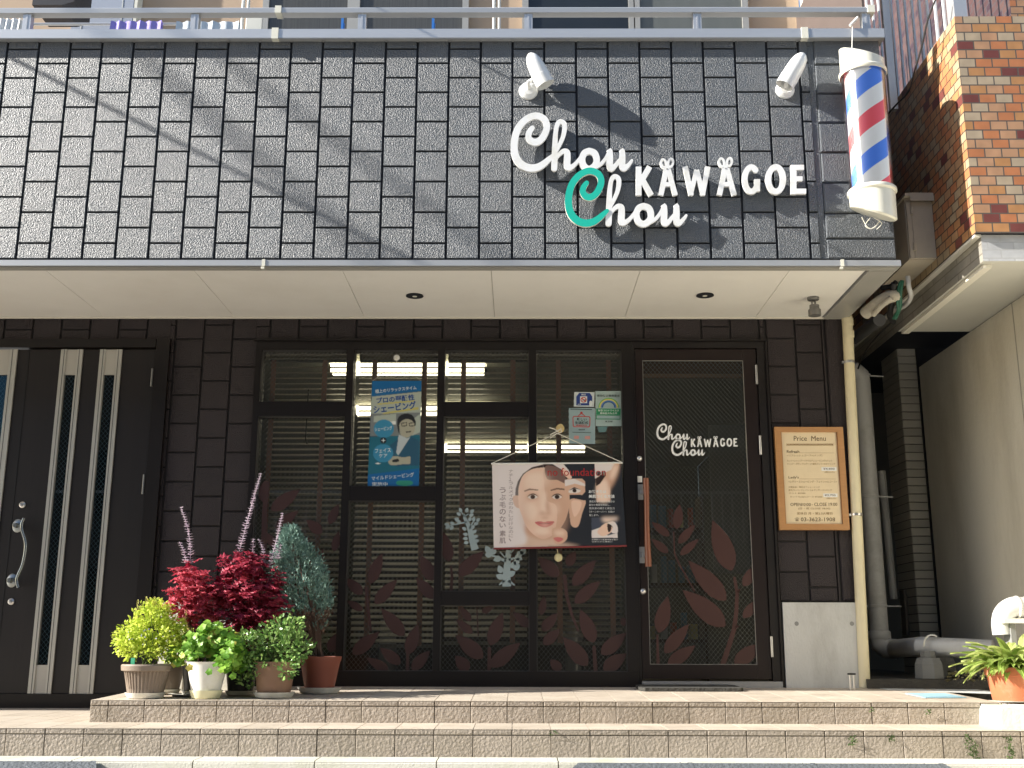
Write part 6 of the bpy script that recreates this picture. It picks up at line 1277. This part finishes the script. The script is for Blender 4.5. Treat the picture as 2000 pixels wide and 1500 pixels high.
# a: lime plant in ribbed taupe pot (plus its twin behind)
Ya = 6.42
t, c = pot_plant('potted_lime_plant', 'fluffy lime green plant with yellow plumes in a ribbed taupe pot', Ya, 284, 0, [(33, 1352), (36, 1344), (42, 1314), (43, 1311), (48, 1309), (49, 1300), (47, 1297)], M_TAUPE, (39, M_WHITEP, .03), .9, nf=1)
m = MB()
for (px, py, rx, rz, n_) in ((262, 1245, 34, 30, 330), (300, 1225, 42, 40, 520), (330, 1262, 34, 34, 380), (285, 1272, 42, 24, 330), (250, 1262, 24, 26, 160), (305, 1195, 26, 22, 200), (338, 1232, 24, 26, 200)):
    q = P3(px, py, Ya+.02); blob(m, q, (rpx(rx*1.12, Ya), rpx(36, Ya), rpx(rz*1.08, Ya)), int(n_*1.6), .024, .012, shell=.25)
obj('foliage', m, M_LIME, t); m = MB(); stems(m, c, [P3(x, y, Ya+R.uniform(-.05, .06)) for x, y in ((255, 1240), (275, 1220), (295, 1200), (310, 1190), (325, 1230), (340, 1250), (262, 1265), (300, 1250), (285, 1245), (315, 1265))], .003); obj('stem', m, M_STEM, t)
m = MB()
for px, y0, y1 in ((266, 1215, 1172), (268, 1225, 1188), (306, 1200, 1166), (286, 1195, 1166), (332, 1205, 1178), (364, 1228, 1192), (276, 1220, 1182), (299, 1190, 1172)):
    for i in range(60):
        f_ = i/60; q = P3(px+math.sin(px)*4*f_, y0+(y1-y0)*f_, Ya+.02+.01*math.sin(px)); r = .013*(1-f_)**.6+.002; a_ = R.uniform(0, 6.28); d = Vector((math.cos(a_), math.sin(a_), 1.1)); lf_quad(m, q+Vector((math.cos(a_)*r*.3, math.sin(a_)*r*.3, 0)), d, Vector((0, 0, 1)), .008+r*.5, .004)
obj('plume', m, M_YEL, t)
m = MB()
for i in range(14): q = P3(R.uniform(245, 335), R.uniform(1215, 1260), Ya-.08); lf_quad(m, q, rv(R), Vector((0, -1, .3)), .008, .008)
obj('blossom', m, leafmat('lobelia', (.30, .28, .60), (.45, .42, .75)), t)
m = MB(); q0 = P3(256, 1305, Ya-.10); m.box(q0.x-.010, q0.x+.012, Ya-.085, Ya-.083, q0.z, q0.z+.055); obj('plant_tag', m, mat('tag_green', (.10, .55, .30), .4), t)
# twin pot behind
Yb = 6.72
t, c = pot_plant('potted_cockscomb', 'pale pink cockscomb plant in a taupe pot behind the lime plant', Yb, 318, 0, [(30, 1348), (36, 1316), (40, 1308), (41, 1301)], M_TAUPE, (34, M_WHITEP, .028), .9)
m = MB()
for (px, py, rx, rz, n_) in ((345, 1262, 34, 40, 300), (352, 1290, 26, 22, 160), (372, 1250, 22, 30, 160)): blob(m, P3(px, py, Yb), (rpx(rx*1.2, Yb), rpx(22, Yb), rpx(rz, Yb)), n_, .024, .011, shell=.3)
obj('foliage', m, M_LIME, t)
m = MB()
for i in range(90): f_ = i/90; q = P3(364-2*f_, 1232-36*f_, Yb-.06); r = .016*(1-f_)**.5; a_ = R.uniform(0, 6.28); lf_quad(m, q+Vector((math.cos(a_)*r*.4, math.sin(a_)*r*.4, 0)), Vector((math.cos(a_), math.sin(a_), 1)), Vector((0, 0, 1)), .009+r*.5, .005)
obj('plume', m, leafmat('pink_plume', (.62, .38, .26), (.72, .58, .36)), t)
m = MB(); stems(m, c, [P3(x, y, Yb) for x, y in ((335, 1240), (350, 1250), (365, 1235), (372, 1260), (345, 1280))]); obj('stem', m, M_STEM, t)
# b: white pot
Yc = 6.40
t, c = pot_plant('potted_green_plant', 'bushy green lobed leaf plant in a tall white pot', Yc, 402, 0, [(26, 1354), (29, 1345), (38, 1300), (39, 1295), (41, 1292)], M_WHITEP, (32, M_YELP, .045), .9)
m = MB(); yl = MB()
def lobed(mb, p, nn, s_):
    nn = nn.normalized(); u = nn.cross(Vector((.3, .1, .9))).normalized(); v = nn.cross(u); pts = [p]
    for k in range(11): a_ = k*2*math.pi/11; rr_ = s_*(1 if k % 2 else .78)*R.uniform(.9, 1.1); pts.append(p+u*math.cos(a_)*rr_+v*math.sin(a_)*rr_+nn*rr_*.12*math.sin(a_*2))
    mb.add(pts, [(0, 1+k, 1+(k+1) % 11) for k in range(11)])
for (px, py, rx, rz, n_, dy) in ((392, 1255, 42, 28, 90, 0), (425, 1250, 38, 30, 90, .03), (450, 1262, 24, 30, 50, 0), (410, 1228, 26, 16, 45, .03), (375, 1272, 24, 18, 40, -.04), (438, 1290, 26, 26, 46, -.05), (345, 1280, 20, 22, 34, .05), (465, 1285, 20, 30, 50, .08), (425, 1275, 36, 22, 60, .05)):
    for i in range(int(n_*2.3)):
        u = rv(R); k = R.uniform(.4, 1); q = P3(px+u.x*rx*k, py-u.z*rz*k, Yc+dy+u.y*.12*k); lobed(m if R.random() > .05 else yl, q, Vector((u.x*.5, -.55+u.y*.3, .5))+rv(R)*.5, R.uniform(.012, .024))
for px, py in ((408, 1312), (432, 1308), (370, 1304), (455, 1320)): lobed(m if px != 370 else yl, P3(px, py, Yc-.14), Vector((R.uniform(-.3, .3), -1, .2)), .022)
obj('foliage', m, M_GREEN, t); obj('yellow_leaf', yl, M_YL, t)
m = MB(); stems(m, c, [P3(x, y, Yc+R.uniform(-.08, .08)) for x, y in ((370, 1260), (385, 1240), (405, 1225), (420, 1235), (440, 1250), (455, 1265), (450, 1290), (360, 1280), (410, 1255), (430, 1300))], .0028); obj('stem', m, M_STEM, t)
# c: jade
Yd2 = 6.48
t, c = pot_plant('potted_jade_plant', 'dense dark green glossy leaved plant in a brown planter on a white saucer', Yd2, 535, 0, [(30, 1350), (34, 1342), (38, 1300), (40, 1292)], M_BROWNP, (41, M_WHITEP, .03), .9)
m = MB()
def oval(mb, p, d, nn, L, w):
    d = d.normalized(); s_ = d.cross(nn).normalized(); n2 = s_.cross(d); pts = []
    for k in range(8): a_ = k*math.pi/4; pts.append(p+d*L*(.5-.5*math.cos(a_))+s_*w*.5*math.sin(a_)+n2*L*.06*math.cos(2*a_))
    mb.add(pts, [tuple(range(8))])
for (px, py, rx, rz, n_, dy) in ((490, 1262, 34, 32, 210, 0), (530, 1250, 42, 34, 300, .03), (568, 1262, 34, 40, 260, -.02), (545, 1222, 24, 20, 110, .04), (578, 1222, 16, 30, 130, .02), (590, 1270, 28, 24, 130, 0), (505, 1300, 30, 26, 160, -.04), (560, 1305, 24, 22, 110, -.10), (478, 1245, 20, 16, 70, 0), (480, 1330, 18, 16, 60, .02)):
    for i in range(n_):
        u = rv(R); k = R.uniform(.35, 1); q = P3(px+u.x*rx*k, py-u.z*rz*k, Yd2+dy+u.y*.13*k); d = (u+rv(R)*.8+Vector((0, 0, .3))); oval(m, q, d, Vector((u.x*.3, -.5, .6))+rv(R)*.5, R.uniform(.018, .030), R.uniform(.012, .018))
obj('foliage', m, M_JADE, t); m = MB(); stems(m, c, [P3(x, y, Yd2+R.uniform(-.06, .06)) for x, y in ((480, 1250), (500, 1235), (525, 1225), (548, 1215), (575, 1205), (580, 1240), (595, 1265), (510, 1260), (560, 1250))], .005); obj('stem', m, M_STEM, t)
# d: juniper
Yj = 6.82
t, c = pot_plant('potted_juniper', 'tall blue green juniper with bare brown base in a brown red pot', Yj, 624, 0, [(28, 1336), (32, 1326), (38, 1294), (40, 1290), (41, 1282)], M_TERRA2, (43, M_WHITEP, .035), .9)
m = MB(); br = MB()
def sprays(mb, n_, fy, mat_i=0):
    for i in range(n_):
        f_ = R.random()**.8; py = 1240-f_*202; hw = float(np.interp(f_, [0, .12, .3, .5, .66, .8, .9, 1], [22, 34, 50, 55, 50, 33, 20, 5])); cx = float(np.interp(f_, [0, .2, .5, .8, 1], [612, 603, 588, 574, 566]))
        a_ = R.uniform(0, 6.28); k = R.uniform(.45, 1)**.7; q = P3(cx+hw*k*math.cos(a_), py, Yj+rpx(hw, Yj)*.8*k*math.sin(a_)); d = Vector((math.cos(a_)*.55-.1, math.sin(a_)*.55, 1.0+R.uniform(-.3, .4))).normalized()
        if f_ < .20 and R.random() < .75: fy_ = br
        else: fy_ = mb
        L = R.uniform(.035, .06); 
        for j in range(7):
            b_ = q+d*L*j/7; e = (d+rv(R)*.75).normalized(); lf_quad(fy_, b_, e, rv(R), R.uniform(.014, .024), .0075, .05)
sprays(m, 1300, 1); obj('foliage', m, M_JUN, t); obj('dry_foliage', br, M_JBR, t)
m = MB(); m.tube([c+Vector((0, 0, -.03)), P3(618, 1230, Yj), P3(600, 1150, Yj), P3(570, 1060, Yj)], [.014, .012, .009, .004], 8)
for i in range(26): a_ = R.uniform(0, 6.3); x = R.uniform(588, 632); m.tube([c+Vector((R.uniform(-.03, .03), R.uniform(-.03, .03), -.02)), P3((x+624)/2, 1245, Yj+math.sin(a_)*.04), P3(x, 1200, Yj+math.sin(a_)*.08)], [.004, .003, .002], 5)
obj('trunk', m, M_TWIG, t)
# e, f: red coleus
def coleus_leaf(mb, p, d, nn, L, w):
    d = d.normalized(); s_ = d.cross(nn).normalized(); n2 = s_.cross(d); N_ = 6; pts = []; 
    prof = [.0, .62, 1.0, .86, .55, .2, 0]
    L1, R1 = [], []
    for k in range(7):
        f_ = k/6; wv = w*.5*prof[k]*(1+.28*(-1)**k); sag = -L*.35*f_*f_; ru = .10*L*(-1)**k
        L1.append(p+d*L*f_+s_*wv+n2*(sag+ru)); R1.append(p+d*L*f_-s_*wv+n2*(sag-ru*.5)); pts.append(p+d*L*f_+n2*sag)
    vs = L1+pts+R1; fs = []
    for k in range(6): fs += [(k, k+1, 7+k+1, 7+k), (7+k, 7+k+1, 14+k+1, 14+k)]
    mb.add(vs, fs)
def coleus(lab, Yk, pxc, blobs, spikes, m_, potw):
    t, c = pot_plant('potted_coleus', lab, Yk, pxc, 0, [(24, 1342), (30, 1304), (32, 1300)], M_BLKP, (30, M_WHITEP, .025), .9)
    m = MB()
    for (px, py, rx, rz, n_, dy) in blobs:
        for i in range(n_):
            u = rv(R); k = R.uniform(.3, 1); q = P3(px+u.x*rx*k, py-u.z*rz*k, Yk+dy+u.y*.12*k); d = Vector((u.x*1.2, u.y*1.0-.25, .25))+rv(R)*.5; coleus_leaf(m, q, d, Vector((0, -.2, 1))+rv(R)*.4, R.uniform(.045, .082), R.uniform(.040, .066))
    obj('foliage', m, m_, t)
    m = MB(); stems(m, c, [P3(b[0]+R.uniform(-12, 12), b[1]+R.uniform(-15, 5), Yk) for b in blobs for _ in range(2)], .004); obj('stem', m, M_STEMR, t)
    for pts in spikes:
        m = MB(); sp_ = [P3(x, y, Yk+.02) for x, y in [tuple(v) for v in spline(pts, 6)]]; m.tube(sp_, .0022, 5); tot = len(sp_)
        Ls = [0]
        for a_, b_ in zip(sp_[:-1], sp_[1:]): Ls.append(Ls[-1]+(b_-a_).length)
        s_ = 0
        while s_ < Ls[-1]:
            j = max(i for i in range(len(Ls)) if Ls[i] <= s_); j = min(j, len(sp_)-2); f_ = (s_-Ls[j])/(Ls[j+1]-Ls[j]); q = sp_[j].lerp(sp_[j+1], f_); g_ = 1-s_/Ls[-1]
            for k in range(9): a_ = R.uniform(0, 6.28); lf_quad(m, q, Vector((math.cos(a_), math.sin(a_), R.uniform(.1, .6))), Vector((0, 0, 1)), (.016+.017*g_)*R.uniform(.7, 1.2), .010+.006*g_, .1)
            s_ += .0155
        obj('flower_spike', m, M_SPIKE, t)
coleus('smaller red coleus with one tall pale flower spike, behind the lime plant', 6.62, 385, [(370, 1120, 26, 26, 56, 0), (362, 1160, 28, 26, 66, -.03), (392, 1150, 26, 28, 60, 0), (352, 1185, 22, 24, 52, 0), (385, 1195, 38, 32, 84, -.02), (405, 1172, 22, 26, 44, .03)], [[(371, 1100), (372, 1070), (366, 1030), (353, 990)], [(363, 1100), (360, 1080), (350, 1058)]], M_RED, 1)
coleus('larger crimson coleus with several pale flower spikes, left of the juniper', 6.66, 470, [(462, 1110, 30, 30, 70, 0), (448, 1160, 30, 34, 84, -.02), (492, 1110, 34, 34, 76, .04), (480, 1165, 42, 36, 110, 0), (520, 1140, 32, 34, 78, .05), (455, 1205, 32, 30, 80, -.02), (500, 1205, 36, 30, 90, 0), (535, 1180, 22, 30, 46, .05), (470, 1240, 40, 16, 50, 0)], [[(467, 1078), (476, 1045), (492, 985), (510, 924)], [(526, 1108), (536, 1070), (552, 1002)], [(493, 1090), (494, 1070), (495, 1052)], [(515, 1100), (514, 1075), (505, 1052)], [(542, 1092), (546, 1078), (548, 1062)]], M_REDD, 1)
# white planter box and saucers behind
for i, (x0, x1, y0, y1, Yk, lab) in enumerate(((312, 366, 1176, 1240, 6.98, 'white plastic planter box behind the smaller red coleus'), (425, 455, 1212, 1245, 6.98, 'small white carton behind the crimson coleus'))):
    a, b = W(x0, y1, Yk), W(x1, y0, Yk); z0 = zp(Yk); m = MB(); m.box(a.x, b.x, Yk, Yk+.15, z0+.002, b.z); tag(obj(('planter_box', 'white_carton')[i], m, M_WHITEP), lab, ('planter', 'box')[i])
for x0, x1, Yk, lab in ((330, 420, 6.60, 'flat empty white saucer between the taupe pot and the white pot'),):
    t = thing('empty_saucer', lab, 'saucer', (W((x0+x1)/2, 1350, Yk).x, Yk, zp(Yk))); saucer(x0, x1, 1350, Yk, M_WHITEP, t, .012)
# right hand terracotta pot
Yr = 6.42
xr = W(1982, 1340, Yr).x; zr0 = zp(Yr); t = thing('potted_variegated_plant', 'broad leaved pale green plant in a big terracotta pot at the right edge', 'potted plant', (xr, Yr, zr0))
hR = W(1982, 1303, Yr).z-zr0; rim = xr-W(1925, 1306, Yr).x; bot = xr-W(1942, 1366, Yr).x
m = MB(); m.lathe((xr, Yr, zr0), [(bot, 0), (rim*.93, hR*.74), (rim*.98, hR*.75), (rim, hR*.76), (rim*1.0, hR), (rim-.012, hR), (rim-.014, hR-.03), (0, hR-.03)], 56); obj('pot', m, M_TERRA, t, True)
m = MB(); m.lathe((xr, Yr, zr0+hR-.028), [(0, .003), (rim-.015, 0)], 30); obj('soil', m, M_SOIL, t)
m = MB(); R2 = random.Random(4)
def strap(mb, base, d, L, w, droop):
    n_ = 9; h = Vector((d.x, d.y, 0)); h = h.normalized() if h.length > 1e-3 else Vector((1, 0, 0)); s_ = h.cross(Vector((0, 0, 1))); prof = [.35, .6, .85, 1, 1, .9, .7, .4, 0]; vs = []
    p = Vector(base); dr_ = d.normalized()
    for k in range(n_):
        vs += [p+s_*w*.5*prof[k]+Vector((0, 0, w*.18)), p, p-s_*w*.5*prof[k]+Vector((0, 0, w*.18))]; p = p+dr_*L/n_; dr_ = (dr_+Vector((h.x*.10, h.y*.10, -droop/n_))).normalized()
    fs = []
    for k in range(n_-1): fs += [(3*k, 3*k+1, 3*k+4, 3*k+3), (3*k+1, 3*k+2, 3*k+5, 3*k+4)]
    mb.add(vs, fs)
for i in range(170):
    a_ = R2.uniform(0, 6.28); r = R2.uniform(0, .10); b_ = Vector((xr-.01+r*math.cos(a_), Yr+r*math.sin(a_), zr0+hR-.02)); el_ = R2.uniform(.45, 1.4); d = Vector((math.cos(a_)*math.cos(el_)-.12, math.sin(a_)*math.cos(el_), math.sin(el_))); strap(m, b_, d, R2.uniform(.19, .31), R2.uniform(.040, .062), R2.uniform(1.0, 2.4))
obj('foliage', m, M_VAR, t)

# ================================================================== overhead cables (their shadows cross the fascia) and the house opposite
def cable(p0, p1, s0, r, lab, back=2.0, fwd=2.6):
    a, b = W(*p0, F), W(*p1, F); s1 = s0+(a.z-b.z); a2 = a-SUN*(s0/-SUN.z); b2 = b-SUN*(s1/-SUN.z); d = (b2-a2); n_ = 10      # the cable itself hangs level
    L = d.length; pts = [a2+d*(-back/L*.2+(fwd/L+back/L*.2)*i/n_) for i in range(n_+1)]
    m = MB(); m.tube(pts, r, 6); tag(obj('overhead_cable', m, M_BLACK, None, True), lab, 'cable', 'overhead cables above the street')
cable((15, 110), (590, 400), 2.2, .013, 'overhead cable casting the sharp thin shadow across the fascia')
cable((255, 90), (700, 480), 6.5, .022, 'thick overhead cable casting the soft shadow over the left of the fascia')
cable((400, 90), (860, 420), 6.0, .018, 'thick overhead cable casting the soft shadow over the middle of the fascia')
cable((1184, 252), (1640, 490), 1.6, .0065, 'overhead cable casting the thin shadow through the raised letters')
op = thing('opposite_building', 'grey rendered building across the street, seen only reflected in the glass', 'building', (0, -7, 0))
m = MB(); m.box(-18, 18, -9, -7, 0, 9.5); obj('wall', m, mat('opp_wall', (.13, .13, .12), .85), op)
m = MB()
for i in range(9): x = -12+i*3; m.box(x, x+1.5, -6.99, -6.95, .9, 2.1); m.box(x, x+1.5, -6.99, -6.95, 3.1, 4.4)
obj('window', m, M_DPANE, op)
m = MB(); m.box(-14, 16, -6.9, -6.86, 3.55, 3.6)
for i in range(150): m.box(-14+i*.2, -13.97+i*.2, -6.9, -6.87, 2.6, 3.55)
obj('railing_bars', m, M_ALU, op)

# ================================================================== light, camera
w = bpy.data.worlds.new('World'); S.world = w; w.use_nodes = True; n = w.node_tree.nodes; l = w.node_tree.links
sk = n.new('ShaderNodeTexSky'); sk.sky_type = 'NISHITA'; sk.sun_disc = False
to_sun = -SUN; sk.sun_elevation = math.asin(to_sun.z); sk.sun_rotation = math.atan2(to_sun.x, to_sun.y)
l.new(sk.outputs[0], n['Background'].inputs[0]); n['Background'].inputs[1].default_value = .10
sl_ = bpy.data.lights.new('sun', 'SUN'); sl_.energy = 5.0; sl_.angle = math.radians(.42); sl_.color = (1, .95, .87)
so = bpy.data.objects.new('sun', sl_); COL.objects.link(so); so.rotation_euler = SUN.to_track_quat('-Z', 'Y').to_euler(); so.location = (-20, -10, 30)
cd_ = bpy.data.cameras.new('camera'); cd_.sensor_width = 36; cd_.lens = FOC/2000*36; cd_.clip_start = .05; cd_.clip_end = 500
co_ = bpy.data.objects.new('camera', cd_); COL.objects.link(co_); M3 = Matrix((AR, AU, -AF)).transposed(); co_.matrix_world = Matrix.Translation((0, 0, HC)) @ M3.to_4x4(); S.camera = co_
S.view_settings.view_transform = 'Standard'; S.view_settings.look = 'None'; S.view_settings.exposure = 1.25; S.view_settings.gamma = 1
S.cycles.max_bounces = 10; S.cycles.transparent_max_bounces = 24; S.cycles.caustics_reflective = False; S.cycles.caustics_refractive = False
S.cycles.use_denoising = True
